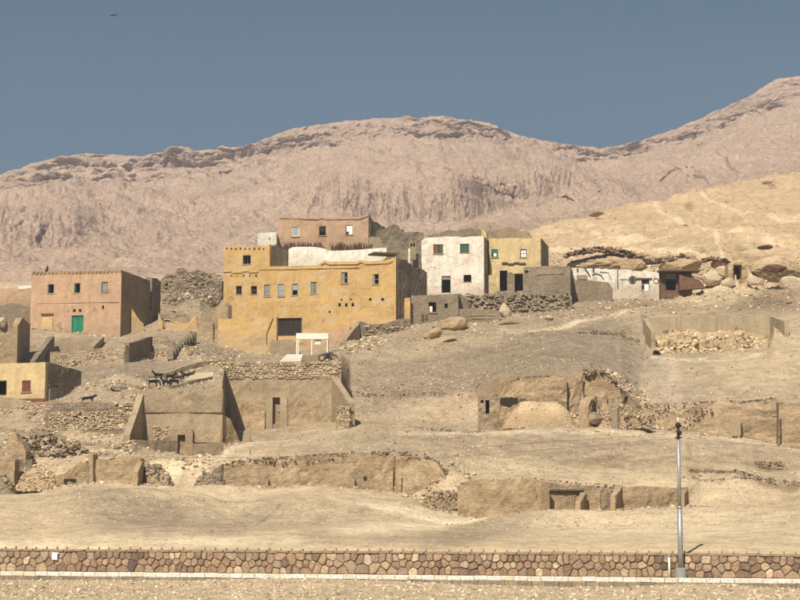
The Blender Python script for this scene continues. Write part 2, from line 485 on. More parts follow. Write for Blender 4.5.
# foot of the house platform / top of the pit wall
G.append([(-260, 334, 184), (0, 334, 184), (120, 339, 184), (160, 336, 184), (215, 344, 182), (250, 352, 180), (300, 354, 179), (330, 352, 180), (352, 342, 184), (400, 338, 184), (450, 327, 186), (500, 320, 188), (560, 314, 189), (600, 309, 189), (640, 314, 182), (648, 319, 176), (770, 318, 176), (780, 316, 178), (800, 313, 178), (1060, 300, 180)])
G.append([(-260, 306, 205), (0, 306, 205), (30, 307, 206), (150, 306, 206), (200, 300, 206), (225, 320, 205), (300, 320, 205), (396, 318, 205), (405, 308, 203), (425, 300, 204), (540, 294, 204), (575, 292, 204), (650, 294, 204), (700, 293, 202), (735, 281, 206), (760, 292, 203), (800, 291, 203), (1060, 275, 205)])
G.append([(-260, 290, 238), (0, 291, 238), (150, 288, 238), (190, 283, 236), (225, 284, 235), (280, 262, 240), (400, 256, 240), (540, 268, 226), (575, 272, 222), (650, 271, 222), (700, 270, 220), (735, 262, 222), (800, 264, 222), (1060, 240, 225)])
G.append([(-260, 287, 280), (0, 287, 280), (225, 280, 275), (280, 258, 280), (400, 250, 275), (480, 246, 262), (540, 246, 255), (575, 250, 250), (610, 246, 252), (690, 242, 256), (740, 235, 262), (800, 228, 268), (1060, 190, 270)])
G.append([(-260, 284, 330), (0, 284, 330), (225, 278, 330), (280, 262, 330), (400, 256, 330), (460, 252, 320), (500, 241, 310), (540, 229, 300), (570, 223, 305), (600, 216, 312), (650, 205, 325), (700, 193, 340), (760, 181, 352), (800, 174, 360), (900, 157, 370), (1060, 135, 380)])
G.append([(a, b + 14, c + 60) for a, b, c in G[-1]])

MT = []
MT.append([(-260, 318, 300), (300, 318, 300), (1060, 330, 300)])
MT.append([(-260, 288, 325), (0, 287, 325), (220, 282, 325), (300, 270, 330), (400, 262, 330), (500, 252, 340), (540, 245, 360), (650, 225, 400), (800, 198, 470), (1060, 160, 480)])
MT.append([(-260, 264, 560), (0, 262, 560), (70, 256, 580), (110, 242, 620), (200, 236, 640), (300, 232, 640), (400, 232, 640), (450, 230, 650), (500, 214, 680), (560, 204, 700), (640, 205, 700), (800, 172, 760), (1060, 130, 760)])
MT.append([(-260, 215, 640), (0, 216, 630), (40, 212, 630), (75, 215, 640), (110, 218, 690), (200, 205, 760), (300, 190, 740), (340, 180, 685), (400, 177, 680), (470, 173, 685), (540, 172, 715), (600, 180, 760), (640, 178, 800), (800, 135, 880), (1060, 90, 880)])
MT.append([(-260, 225, 800), (-100, 210, 820), (0, 197, 850), (60, 184, 880), (130, 186, 900), (170, 186, 900), (250, 168, 930), (300, 154, 950), (350, 146, 960), (400, 142, 960), (480, 146, 960), (540, 158, 960), (600, 166, 960), (700, 140, 1000), (760, 112, 1030), (800, 98, 1040), (1060, 45, 1040)])
MT.append([(-260, 212, 980), (-100, 193, 1000), (0, 175, 1010), (30, 164, 1010), (60, 157, 1020), (90, 154, 1040), (140, 156, 1045), (163, 153, 1050), (170, 146, 1050), (188, 147, 1050), (194, 151, 1050), (245, 149, 1050), (265, 140, 1055), (300, 127, 1060), (350, 120, 1070), (400, 117, 1080), (440, 116, 1080), (480, 121, 1080), (500, 128, 1080), (520, 136, 1080), (560, 144, 1085), (600, 149, 1090), (640, 142, 1100), (700, 120, 1120), (740, 100, 1120), (775, 80, 1130), (800, 76, 1130), (900, 58, 1130), (1060, 30, 1130)])
MT.append([(a, b + 25, c + 230) for a, b, c in MT[-1]])


def lines_to_rz(lines):
    out = []
    for L in lines:
        r = []; y = []; z = []
        for px, py, Y in L:
            p = P(px, py, Y); r.append(p.x / Y); y.append(Y); z.append(p.z)
        out.append((np.array(r), np.array(y), np.array(z)))
    return out


GR = lines_to_rz(G); MR = lines_to_rz(MT)


def ground_base(x, Y):
    r = x / Y
    ys = [np.interp(r, a, b) for a, b, c in GR]; zs = [np.interp(r, a, c) for a, b, c in GR]
    return float(np.interp(Y, ys, zs))


def g_noise(x, y, px, py, zig, zb):
    """relief of the village hill; zig = roughness painted on the land"""
    near = np.clip((y - 88) / 14.0, 0, 1)
    z = fbm(x / 14, y / 14, 3, 3) * 0.7 * near + fbm(x / 24 + 4, y / 9, 2, 5) * 0.5 * near * np.clip((118 - y) / 4, 0, 1)
    for cx_, cy_, wx_, wy_, hh_ in ((130, 106, 70, 5, .8), (300, 101, 60, 5, -.45), (560, 103, 90, 5, .55), (440, 104, 45, 4, -.35), (30, 98, 60, 4, -.3), (230, 110, 30, 4, -.4), (720, 104, 80, 6, .35)):
        z = z + near * hh_ * np.exp(-((px - cx_ - (y - cy_) * 3) / wx_) ** 2 - ((y - cy_) / wy_) ** 2)
    z = z + fbm(x / 3.1, y / 3.1, 4, 11) * (0.13 + 0.55 * zig) * near
    z = z + fbm(x / 0.8, y / 0.8, 3, 29) * (0.035 + 0.20 * zig) * (0.15 + 0.85 * near)
    z = z + (ridged(x / 5.5, y / 3.5, 4, 41) - 0.62) * 2.2 * np.clip(zig - 0.35, 0, 1) * near
    far = np.clip((y - 215) / 40, 0, 1)
    z = z + far * (fbm(x / 26, y / 26, 4, 51) * 1.4 + (ridged(x / 11, y / 9, 4, 57) - .6) * 1.5 + (ridged(x / 4, y / 2.2, 3, 58) - .6) * .45)
    belt = np.clip((py - 424) / 4, 0, 1) * np.clip((482 - py) / 6, 0, 1) * (px > 250)
    hill = np.clip((py - 176) / 10, 0, 1) * np.clip((300 - py) / 8, 0, 1) * np.clip((px - 520) / 30, 0, 1)
    rest = np.clip((py - 330) / 10, 0, 1) * np.clip((424 - py) / 8, 0, 1) * .35
    for lay, hh_, sd_, wt in ((2.3, .95, 301, hill), (1.0, .40, 302, hill * .8), (0.75, .32, 303, belt), (1.3, .30, 304, rest)):
        q = (zb + fbm(x / 16, y / 16, 3, sd_) * 2.2 + fbm(x / 3.5, y / 3.5, 2, sd_ + 1) * .25) / lay
        fq = q - np.floor(q); st = np.where(fq < .72, -fq / .72, (fq - .72) / .28 - 1)
        msk = np.clip((vn(x / 8 + np.floor(q) * 7.3, y / 11, sd_ + 3) - .42) / .25, 0, 1)
        z = z + st * hh_ * wt * msk
    fr = np.clip((kY_arr(x, y) - 0.6 - y) / 3.0, 0, 1)
    z = z + fr * (fbm(x / 1.3, y / 1.3, 4, 77) * 0.07 + fbm(x / .3, y / .3, 2, 78) * .02)
    return z


def kY_arr(x, y):
    return KY0 + (KY1 - KY0) * ((400 + F * x / np.maximum(y, 1)) / 800.0)


def blob(px, py, cx, cy, rx, ry, rot=0.0, soft=0.5):
    c, s = math.cos(math.radians(rot)), math.sin(math.radians(rot))
    dx = px - cx; dy = py - cy
    u = (dx * c + dy * s) / rx; v = (-dx * s + dy * c) / ry
    d = np.sqrt(u * u + v * v)
    return np.clip((1 + soft - d) / (2 * soft), 0, 1)


# tone patches of soil: (cx, cy, rx, ry, rot, colour, weight) ; roughness patches: (cx, cy, rx, ry, rot, amount)
SAND = (0.53, 0.41, 0.265); GRAV = (0.27, 0.212, 0.148); LIME = (0.60, 0.47, 0.30)
BROWN = (0.24, 0.155, 0.09); GOLD = (0.50, 0.362, 0.222); TAN = (0.37, 0.287, 0.193); DUST = (0.68, 0.545, 0.36)
TONES = [
    (60, 285, 230, 7, 0, (0.52, .385, .27), 1.0), (640, 225, 60, 5, -22, (0.47, .34, .2), .7), (740, 215, 70, 6, -14, (0.50, .37, .22), .6), (700, 250, 90, 4, -6, (0.50, .36, .21), .6), (770, 235, 40, 5, 10, (.48, .35, .21), .6),
    (540, 260, 40, 9, 0, (.46, .34, .22), .6),
    (140, 512, 75, 18, 8, GRAV, 0.8), (330, 508, 80, 10, -4, GRAV, 0.45), (240, 520, 50, 10, -25, GRAV, .35), (110, 543, 130, 4, -2, DUST, .7), (310, 534, 110, 4.5, -7, DUST, 0.9), (440, 520, 60, 3.5, -8, DUST, .7), (400, 503, 70, 4, 8, DUST, 0.8), (190, 497, 60, 3, -6, DUST, .5), (300, 545, 200, 4, -4, GRAV, .5),
    (480, 530, 70, 11, -12, GRAV, 0.65), (660, 525, 130, 20, 0, DUST, 0.55), (90, 545, 110, 8, -4, DUST, .35),
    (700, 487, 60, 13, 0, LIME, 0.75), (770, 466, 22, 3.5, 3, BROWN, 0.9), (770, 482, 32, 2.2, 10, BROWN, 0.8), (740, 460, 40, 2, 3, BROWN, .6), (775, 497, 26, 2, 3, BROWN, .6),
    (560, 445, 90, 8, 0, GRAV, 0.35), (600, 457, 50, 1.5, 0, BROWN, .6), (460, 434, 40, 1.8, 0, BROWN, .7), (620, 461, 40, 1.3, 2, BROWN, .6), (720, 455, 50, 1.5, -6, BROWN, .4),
    (300, 440, 60, 10, -15, SAND, 0.6), (600, 435, 190, 5, 1, LIME, 0.35), (60, 440, 50, 6, 5, SAND, 0.7), (170, 470, 22, 5, -25, DUST, 0.8),
    (500, 368, 120, 34, -10, GRAV, 0.85), (410, 390, 60, 30, 0, GRAV, 0.45), (600, 350, 60, 22, 15, GRAV, 0.9), (440, 412, 55, 11, -8, SAND, 0.7),
    (660, 380, 40, 24, 40, (0.40, .32, .23), .8), (670, 375, 8, 22, -20, SAND, .5), (760, 372, 55, 24, -10, SAND, 0.75), (790, 340, 20, 20, 0, SAND, .8), (720, 390, 40, 10, 0, GRAV, .3),
    (440, 350, 70, 9, -12, SAND, 0.4), (540, 327, 60, 3, -6, SAND, .6), (620, 316, 40, 3, -8, SAND, 0.5), (610, 330, 45, 12, 10, GRAV, .7), (650, 305, 90, 7, 0, (0.30, .225, .14), 0.85), (740, 308, 60, 7, 0, (.30, .23, .15), 0.8), (780, 302, 30, 8, 0, BROWN, .6),
    (120, 375, 80, 14, 0, GRAV, 0.85), (60, 380, 30, 20, 0, GRAV, .7), (210, 348, 40, 8, 10, GRAV, .8), (110, 355, 30, 6, 0, SAND, .4), (120, 380, 30, 4, 0, SAND, .5),
    (720, 290, 45, 14, -10, LIME, 0.85), (620, 262, 55, 7, 6, LIME, 0.7), (680, 230, 90, 26, -12, GOLD, 0.6),
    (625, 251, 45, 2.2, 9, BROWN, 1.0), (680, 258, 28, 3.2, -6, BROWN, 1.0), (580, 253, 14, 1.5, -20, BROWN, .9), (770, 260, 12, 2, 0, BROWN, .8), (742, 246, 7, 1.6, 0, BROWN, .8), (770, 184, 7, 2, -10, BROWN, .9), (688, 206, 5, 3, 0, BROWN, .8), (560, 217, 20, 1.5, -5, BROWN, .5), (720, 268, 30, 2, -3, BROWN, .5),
    (650, 240, 90, 2, 14, LIME, .5), (690, 215, 3, 30, -40, LIME, .35), (590, 237, 60, 2, 10, LIME, .4), (720, 235, 50, 1.6, 15, LIME, .4),
    (190, 295, 40, 14, 0, (0.27, .205, .135), .9),
]
PATHS = [
    ([(0, 549), (120, 545), (220, 540), (330, 531), (450, 517), (500, 514)], 3.0, (0.74, .60, .41), .8), ([(330, 500), (400, 506), (470, 516), (530, 514)], 2.0, (0.74, .60, .41), .7),
    ([(200, 492), (245, 500), (280, 497), (300, 492)], 1.2, (.30, .235, .16), .5), ([(190, 536), (240, 524), (270, 508), (283, 503)], .6, (.26, .2, .13), .8),
    ([(160, 486), (182, 474), (200, 466), (222, 458), (260, 440)], 3.2, (0.68, .55, .38), .8), ([(500, 336), (560, 325), (600, 316), (640, 308), (700, 301)], 1.5, (0.62, .50, .35), .85),
    ([(650, 359), (690, 361), (730, 360), (768, 353)], .8, (0.66, .54, .38), .8), ([(676, 362), (672, 378), (668, 392)], 3, (.50, .40, .28), .6),
    ([(540, 246), (590, 242), (640, 250), (690, 254), (720, 262)], 1.5, (0.70, .55, .37), .8), ([(652, 206), (676, 222), (700, 228), (716, 242), (726, 262)], 1.6, (0.70, .55, .37), .7), ([(590, 232), (650, 238), (700, 236), (760, 240), (800, 250)], 1.3, (0.70, .55, .37), .7),
    ([(700, 196), (740, 214), (780, 220), (800, 222)], 1.0, (0.78, .64, .45), .5), ([(620, 226), (660, 217), (700, 214)], .9, (.42, .31, .19), .6), ([(560, 258), (600, 262), (650, 268)], 1.2, (.42, .31, .19), .5), ([(700, 244), (740, 250), (790, 246)], 1.0, (.40, .29, .18), .6),
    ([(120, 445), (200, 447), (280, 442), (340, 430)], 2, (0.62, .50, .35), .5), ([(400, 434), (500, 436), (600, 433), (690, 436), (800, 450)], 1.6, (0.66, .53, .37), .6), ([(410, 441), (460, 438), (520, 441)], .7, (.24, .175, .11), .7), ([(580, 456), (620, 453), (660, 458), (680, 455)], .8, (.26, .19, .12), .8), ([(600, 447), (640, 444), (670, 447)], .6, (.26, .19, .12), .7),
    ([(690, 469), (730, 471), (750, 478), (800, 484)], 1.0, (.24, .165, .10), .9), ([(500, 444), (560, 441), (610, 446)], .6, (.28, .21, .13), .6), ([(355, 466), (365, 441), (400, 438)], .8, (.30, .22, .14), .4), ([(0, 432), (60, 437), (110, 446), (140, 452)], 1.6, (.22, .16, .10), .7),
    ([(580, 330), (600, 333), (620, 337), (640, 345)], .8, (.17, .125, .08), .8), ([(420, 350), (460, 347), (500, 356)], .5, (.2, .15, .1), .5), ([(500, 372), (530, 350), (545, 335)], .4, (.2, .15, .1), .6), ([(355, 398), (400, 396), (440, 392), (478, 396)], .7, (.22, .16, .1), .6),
]


def seg_dist(px, py, pts):
    d = np.full(px.shape, 1e9)
    for (x0, y0), (x1, y1) in zip(pts[:-1], pts[1:]):
        t = np.clip(((px - x0) * (x1 - x0) + (py - y0) * (y1 - y0)) / ((x1 - x0) ** 2 + (y1 - y0) ** 2), 0, 1)
        d = np.minimum(d, np.hypot(px - (x0 + t * (x1 - x0)), py - (y0 + t * (y1 - y0))))
    return d


ROUGH = [
    (190, 295, 40, 16, 0, .9), (720, 282, 90, 26, 0, 1.05), (620, 260, 80, 12, 0, .85), (780, 285, 50, 24, 0, 1.0), (650, 308, 110, 9, 0, .45), (600, 405, 55, 28, 0, .6), (60, 455, 70, 30, 0, .6), (200, 470, 25, 10, 0, .5), (440, 480, 35, 22, 0, .7),
    (500, 430, 60, 6, 0, .3), (620, 455, 120, 10, 0, .25), (760, 470, 60, 14, 0, .3), (760, 425, 40, 14, 0, .35), (200, 350, 50, 12, 0, .45), (120, 385, 60, 16, 0, .4), (430, 325, 60, 8, 0, .4), (560, 340, 90, 14, 0, .15), (360, 345, 30, 12, 0, .5), (540, 420, 60, 10, 0, .45), (160, 505, 50, 6, 0, .2),
    (540, 312, 50, 10, 0, .45), (710, 340, 60, 12, 0, .5)]


def ground_paint(px, py):
    wx = px + fbm(px / 22, py / 7, 4, 91) * 14; wy = py + fbm(px / 22, py / 7, 4, 92) * 5
    base = np.empty(px.shape + (3,))
    t = np.clip((py - 425) / 60, 0, 1)[..., None]
    base[:] = np.array(TAN) * (1 - t) + np.array(SAND) * t
    up = np.clip((275 - py) / 12, 0, 1)[..., None] * np.clip((px - 430) / 60, 0, 1)[..., None]
    base = base * (1 - up) + np.array(GOLD) * up
    md = np.clip((py - 330) / 10, 0, 1) * np.clip((500 - py) / 8, 0, 1)
    for cx, cy, rx, ry, rot, col, w in TONES:
        k = (blob(wx, wy, cx, cy, rx, ry, rot) * w)[..., None]
        base = base * (1 - k) + np.array(col) * k
    jx = px + fbm(px / 9, py / 4, 3, 95) * 3; jy = py + fbm(px / 9, py / 4, 3, 96) * 1.6
    for pts, wd, col, w in PATHS:
        k = (np.clip((wd * 1.6 - seg_dist(jx, jy, pts)) / (wd * 1.1), 0, 1) * w)[..., None]
        base = base * (1 - k) + np.array(col) * k
    ro = np.zeros(px.shape)
    for cx, cy, rx, ry, rot, a in ROUGH:
        ro = np.maximum(ro, blob(wx, wy, cx, cy, rx, ry, rot, 0.4) * a)
    return base, ro


def grid_mesh(name, X, Y, Zz, tint, mat, smooth=True):
    nr, nc = X.shape
    me = bpy.data.meshes.new(name)
    v = np.stack([X, Y, Zz], -1).reshape(-1, 3).astype(np.float32)
    idx = np.arange(nr * nc).reshape(nr, nc)
    q = np.stack([idx[:-1, :-1], idx[:-1, 1:], idx[1:, 1:], idx[1:, :-1]], -1).reshape(-1, 4)
    me.vertices.add(len(v)); me.vertices.foreach_set('co', v.ravel())
    me.loops.add(q.size); me.loops.foreach_set('vertex_index', q.ravel().astype(np.int32))
    me.polygons.add(len(q))
    me.polygons.foreach_set('loop_start', np.arange(0, q.size, 4, dtype=np.int32))
    me.polygons.foreach_set('loop_total', np.full(len(q), 4, dtype=np.int32))
    me.update(calc_edges=True)
    at = me.attributes.new('tint', 'FLOAT_COLOR', 'POINT')
    c = np.ones((nr * nc, 4), dtype=np.float32); c[:, :3] = tint.reshape(-1, 3)
    at.data.foreach_set('color', c.ravel())
    if smooth: me.shade_smooth()
    me.materials.append(mat)
    o = bpy.data.objects.new(name, me); COL.objects.link(o)
    return o


def fan(lines, rows, R):
    Ys = np.array([np.interp(R, a, b) for a, b, c in lines]); Zs = np.array([np.interp(R, a, c) for a, b, c in lines])
    outY = []; outZ = []; seg = []
    for i, n in enumerate(rows):
        t = np.linspace(0, 1, n, endpoint=False)[:, None]
        outY.append(Ys[i] * (1 - t) + Ys[i + 1] * t); outZ.append(Zs[i] * (1 - t) + Zs[i + 1] * t); seg.append(i + t[:, 0])
    outY.append(Ys[-1:]); outZ.append(Zs[-1:]); seg.append(np.array([len(rows)]))
    Y = np.concatenate(outY); Zz = np.concatenate(outZ); seg = np.concatenate(seg)
    return R[None, :] * Y, Y, Zz, seg


def project(X, Y, Zz):
    zc = Y * CT + (Zz - H) * ST
    return 400 + F * X / zc, 300 - F * (-Y * ST + (Zz - H) * CT) / zc


Rg = np.concatenate([np.linspace(-0.40, -0.262, 30, endpoint=False), np.linspace(-0.262, 0.262, 980), np.linspace(0.262, 0.40, 31)[1:]])
rowsG = [6, 60, 3, 2, 3, 4, 3, 44, 50, 5, 34, 34, 30, 22, 34, 14, 14, 20, 34, 40, 34, 36, 34, 44, 4]
assert len(rowsG) >= len(G) - 1
rowsG = (rowsG + [10] * 30)[:len(G) - 1]
gX, gY, gZ, gs = fan(GR, rowsG, Rg)
gpx, gpy = project(gX, gY, gZ)
tint, ro = ground_paint(gpx, gpy)
gZ = gZ + g_noise(gX, gY, gpx, gpy, ro, gZ)
# a little sideways wander so that terrace lips are not ruled lines
wan = np.clip((gY - 112) / 10, 0, 1)
gYd = gY + fbm(gX / 4, gZ / 2, 3, 63) * 0.35 * wan
o = grid_mesh('ground', gX, gYd, gZ, tint, M['ground'])
tag(o, kind='structure')
mb = MB(); mb.add([(-160, -80, -0.03), (160, -80, -0.03), (160, 60, -0.03), (-160, 60, -0.03)], [(0, 1, 2, 3)])
road = mb.build('road', m_flat('dusty_road', (0.38, 0.30, 0.21), 0.95, var=0.2, scale=0.8)); tag(road, kind='structure')


def gz(px, Y, py=330):
    """height of the finished ground under column px at distance Y"""
    x = P(px, py, Y).x
    r = x / Y
    j = int(np.clip(np.searchsorted(Rg, r), 0, len(Rg) - 1))
    return float(np.interp(Y, gY[:, j], gZ[:, j]))


def onground(px, py, y0=60.0):
    r = (px - 400.0) / F / (CT - (300 - py) / F * ST)
    j = int(np.clip(np.searchsorted(Rg, r), 0, len(Rg) - 1))
    yy = gY[:, j]; zz = gZ[:, j]
    pp = 300 - F * (-yy * ST + (zz - H) * CT) / (yy * CT + (zz - H) * ST)
    for i in range(len(yy)):
        if yy[i] > y0 and pp[i] <= py: return float(yy[i])
    return float(yy[-1])


# ------------------------------------------------------------------ mountain
Rm = np.concatenate([np.linspace(-0.40, -0.262, 40, endpoint=False), np.linspace(-0.262, 0.262, 1000), np.linspace(0.262, 0.40, 41)[1:]])
mX, mY, mZ, ms = fan(MR, [4, 95, 95, 60, 90, 6], Rm)
ms = ms - 1
mpx, mpy = project(mX, mY, mZ)
segc = np.repeat(ms[:, None], mX.shape[1], 1)
cl = np.clip(1 - np.abs(segc - 1.5) * 1.75, 0, 1) ** 0.6                  # lower cliff band
cl = cl * np.maximum.reduce([blob(mpx, mpy, 440, 205, 130, 60, 0, .25), blob(mpx, mpy, 30, 235, 75, 50, 0, .25), 0.25 * np.ones_like(mpx), .55 * blob(mpx, mpy, 690, 170, 120, 50, -20, .4)])
up = np.clip((segc - 2.75) / 0.4, 0, 1) * np.clip((4.15 - segc) / 0.2, 0, 1)   # stratified crest
up = up * np.clip(0.35 + 1.0 * vn(mpx / 90, mpy * 0, 5), 0, 1)
warp = fbm(mX / 60, mZ / 60, 4, 101) * 26
flute = ridged((mX + warp * .7) / 15, mZ / 170, 4, 111)
groove = ridged((mX + warp * .35 + fbm(mX / 20, mZ / 26, 3, 119) * 4) / 11, mZ / 130, 2, 118)
flute2 = vn((mX + warp * .6) / 9, mZ / 60, 117)
# big buttresses, shelves, gullies
dy = cl * ((flute - 0.6) * 7 + (flute2 - .5) * 3 + np.clip((groove - .84) / .16, 0, 1) * 8)
str1 = (mZ + warp * 0.10 + fbm(mX / 140, mY / 90, 3, 130) * 8) / 9.0
saw = str1 - np.floor(str1); saw = np.where(saw < 0.28, saw / 0.28, 1 - (saw - 0.28) / 0.72)
dy = dy + (up * 15 + cl * 3) * (saw - .5) * (0.4 + vn(mX / 30, mZ / 10, 140) * 1.2)
dy = dy + up * (ridged(mX / 24, mZ / 5, 4, 150) - 0.6) * 14
rgh = fbm(mX / 60, mY / 80, 5, 160) * 5 + (ridged(mX / 34, mY / 60, 5, 170) - 0.6) * 5
fine = fbm(mX / 6, mY / 9, 4, 181, 0.6) * 2.4 + (ridged(mX / 13, mY / 26, 4, 183) - .6) * 3.5
gully = (ridged((mX + mY * 0.35) / 30, mY / 240, 3, 190) - .55) * 5
amp = np.clip((mY - 340) / 160, 0.15, 1) * np.clip(1.3 - up * 0.6, 0, 1.3)
edge = np.clip((4.0 - segc) / 0.25, 0, 1)
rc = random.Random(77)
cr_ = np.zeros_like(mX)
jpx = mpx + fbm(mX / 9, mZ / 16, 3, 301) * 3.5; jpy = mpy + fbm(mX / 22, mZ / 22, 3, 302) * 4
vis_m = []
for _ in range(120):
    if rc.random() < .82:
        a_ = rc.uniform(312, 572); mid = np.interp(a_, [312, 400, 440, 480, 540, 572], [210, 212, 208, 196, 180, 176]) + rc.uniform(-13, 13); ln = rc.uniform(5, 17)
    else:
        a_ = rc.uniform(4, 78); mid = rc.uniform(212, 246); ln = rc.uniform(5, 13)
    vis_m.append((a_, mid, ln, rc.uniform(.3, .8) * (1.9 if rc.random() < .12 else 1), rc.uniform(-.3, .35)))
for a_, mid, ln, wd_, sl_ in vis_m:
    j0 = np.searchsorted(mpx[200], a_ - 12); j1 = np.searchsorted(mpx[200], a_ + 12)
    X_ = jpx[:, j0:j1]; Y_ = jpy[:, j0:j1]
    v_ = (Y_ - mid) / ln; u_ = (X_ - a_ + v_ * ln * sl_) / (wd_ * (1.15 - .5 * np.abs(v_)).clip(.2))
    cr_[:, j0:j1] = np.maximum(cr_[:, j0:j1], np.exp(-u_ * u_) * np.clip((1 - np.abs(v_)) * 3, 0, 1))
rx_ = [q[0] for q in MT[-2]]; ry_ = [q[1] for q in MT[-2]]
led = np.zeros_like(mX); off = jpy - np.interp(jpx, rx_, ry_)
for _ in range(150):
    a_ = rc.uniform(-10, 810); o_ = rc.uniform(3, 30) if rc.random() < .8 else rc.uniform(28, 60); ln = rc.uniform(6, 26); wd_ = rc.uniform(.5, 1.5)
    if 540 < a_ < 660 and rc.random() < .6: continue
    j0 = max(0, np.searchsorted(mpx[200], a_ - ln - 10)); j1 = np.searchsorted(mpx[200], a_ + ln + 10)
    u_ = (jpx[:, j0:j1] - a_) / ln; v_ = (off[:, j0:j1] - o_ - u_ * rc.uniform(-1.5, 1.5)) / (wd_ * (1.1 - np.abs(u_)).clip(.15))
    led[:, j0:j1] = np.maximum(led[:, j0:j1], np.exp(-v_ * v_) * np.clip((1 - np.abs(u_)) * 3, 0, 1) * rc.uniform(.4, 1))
dy = dy + cr_ * 1.8 + led * 4
mZ2 = mZ + (rgh * (1 - .6 * cl) + gully * (1 - cl) * (1 - up)) * amp * (0.25 + 0.75 * edge) + fine * np.clip((mY - 330) / 80, .3, 1) * (.5 + .5 * edge)
mY2 = mY + dy * np.clip(edge + .2, 0, 1)
mX2 = mX * (mY2 / mY) * 0.5 + mX * 0.5
mt = np.empty(mX.shape + (3,)); mt[:] = (0.47, 0.335, 0.25)
k = np.clip(cl * 0.55 + up * 0.45, 0, 1)[..., None] * 0.55
mt = mt * (1 - k) + np.array((0.48, 0.345, 0.25)) * k
k = (np.clip((groove - .85) / .08, 0, 1) * cl * (0.35 + .65 * vn(mX / 9, mZ / 20, 201)) * 0.4)[..., None]  # shade of the cliff grooves painted into the tint
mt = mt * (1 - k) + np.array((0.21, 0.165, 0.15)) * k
k = np.clip(cr_ * .30 + led * .36, 0, 1)[..., None]  # crack shade and shadow under ridge ledges painted into the tint
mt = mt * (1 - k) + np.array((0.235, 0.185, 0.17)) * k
k = (np.clip(vn(mX / 110, mY / 200, 210), 0, 1) * (1 - cl))[..., None] * .4
mt = mt * (1 - k) + np.array((0.54, 0.395, 0.285)) * k
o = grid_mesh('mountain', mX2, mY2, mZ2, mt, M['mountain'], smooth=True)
tag(o, kind='structure')


# ------------------------------------------------------------------ walls with openings, in a frame of their own
class W:
    """vertical wall plane from A to B (ground xy), looking from the camera; d runs inward"""
    def __init__(s, A, B, inn=None):
        s.A = Vector((A[0], A[1])); s.B = Vector((B[0], B[1]))
        s.L = (s.B - s.A).length; s.u = (s.B - s.A) / s.L
        n = Vector((-s.u.y, s.u.x))
        if inn is None: inn = n if n.y > 0 else -n
        s.n = Vector((inn[0], inn[1])).normalized()

    @classmethod
    def px(c, a, b, py=330):
        p = P(a[0], py, a[1]); q = P(b[0], py, b[1])
        return c((p.x, p.y), (q.x, q.y))

    def uz(s, px, py):
        d = ray(px, py)
        # solve t*(dx,dy) = A + k*u
        det = d[0] * (-s.u.y) - d[1] * (-s.u.x)
        t = (s.A.x * (-s.u.y) - s.A.y * (-s.u.x)) / det
        k = (d[0] * s.A.y - d[1] * s.A.x) / -det if False else ((d[0] * t - s.A.x) * s.u.x + (d[1] * t - s.A.y) * s.u.y)
        return k, H + d[2] * t

    def pt(s, u, d, z):
        p = s.A + s.u * u + s.n * d
        return Vector((p.x, p.y, z))

    def rect(s, r):
        xm = (r[0] + r[2]) / 2; ym = (r[1] + r[3]) / 2
        u0 = s.uz(r[0], ym)[0]; u1 = s.uz(r[2], ym)[0]
        z1 = s.uz(xm, r[1])[1]; z0 = s.uz(xm, r[3])[1]
        return u0, u1, z0, z1

    def box(s, mb, u0, u1, d0, d1, z0, z1, z1b=None):
        if z1b is None: z1b = z1
        mb.hexa([s.pt(u0, d0, z0), s.pt(u1, d0, z0), s.pt(u1, d1, z0), s.pt(u0, d1, z0),
                 s.pt(u0, d0, z1), s.pt(u1, d0, z1b), s.pt(u1, d1, z1b), s.pt(u0, d1, z1)])


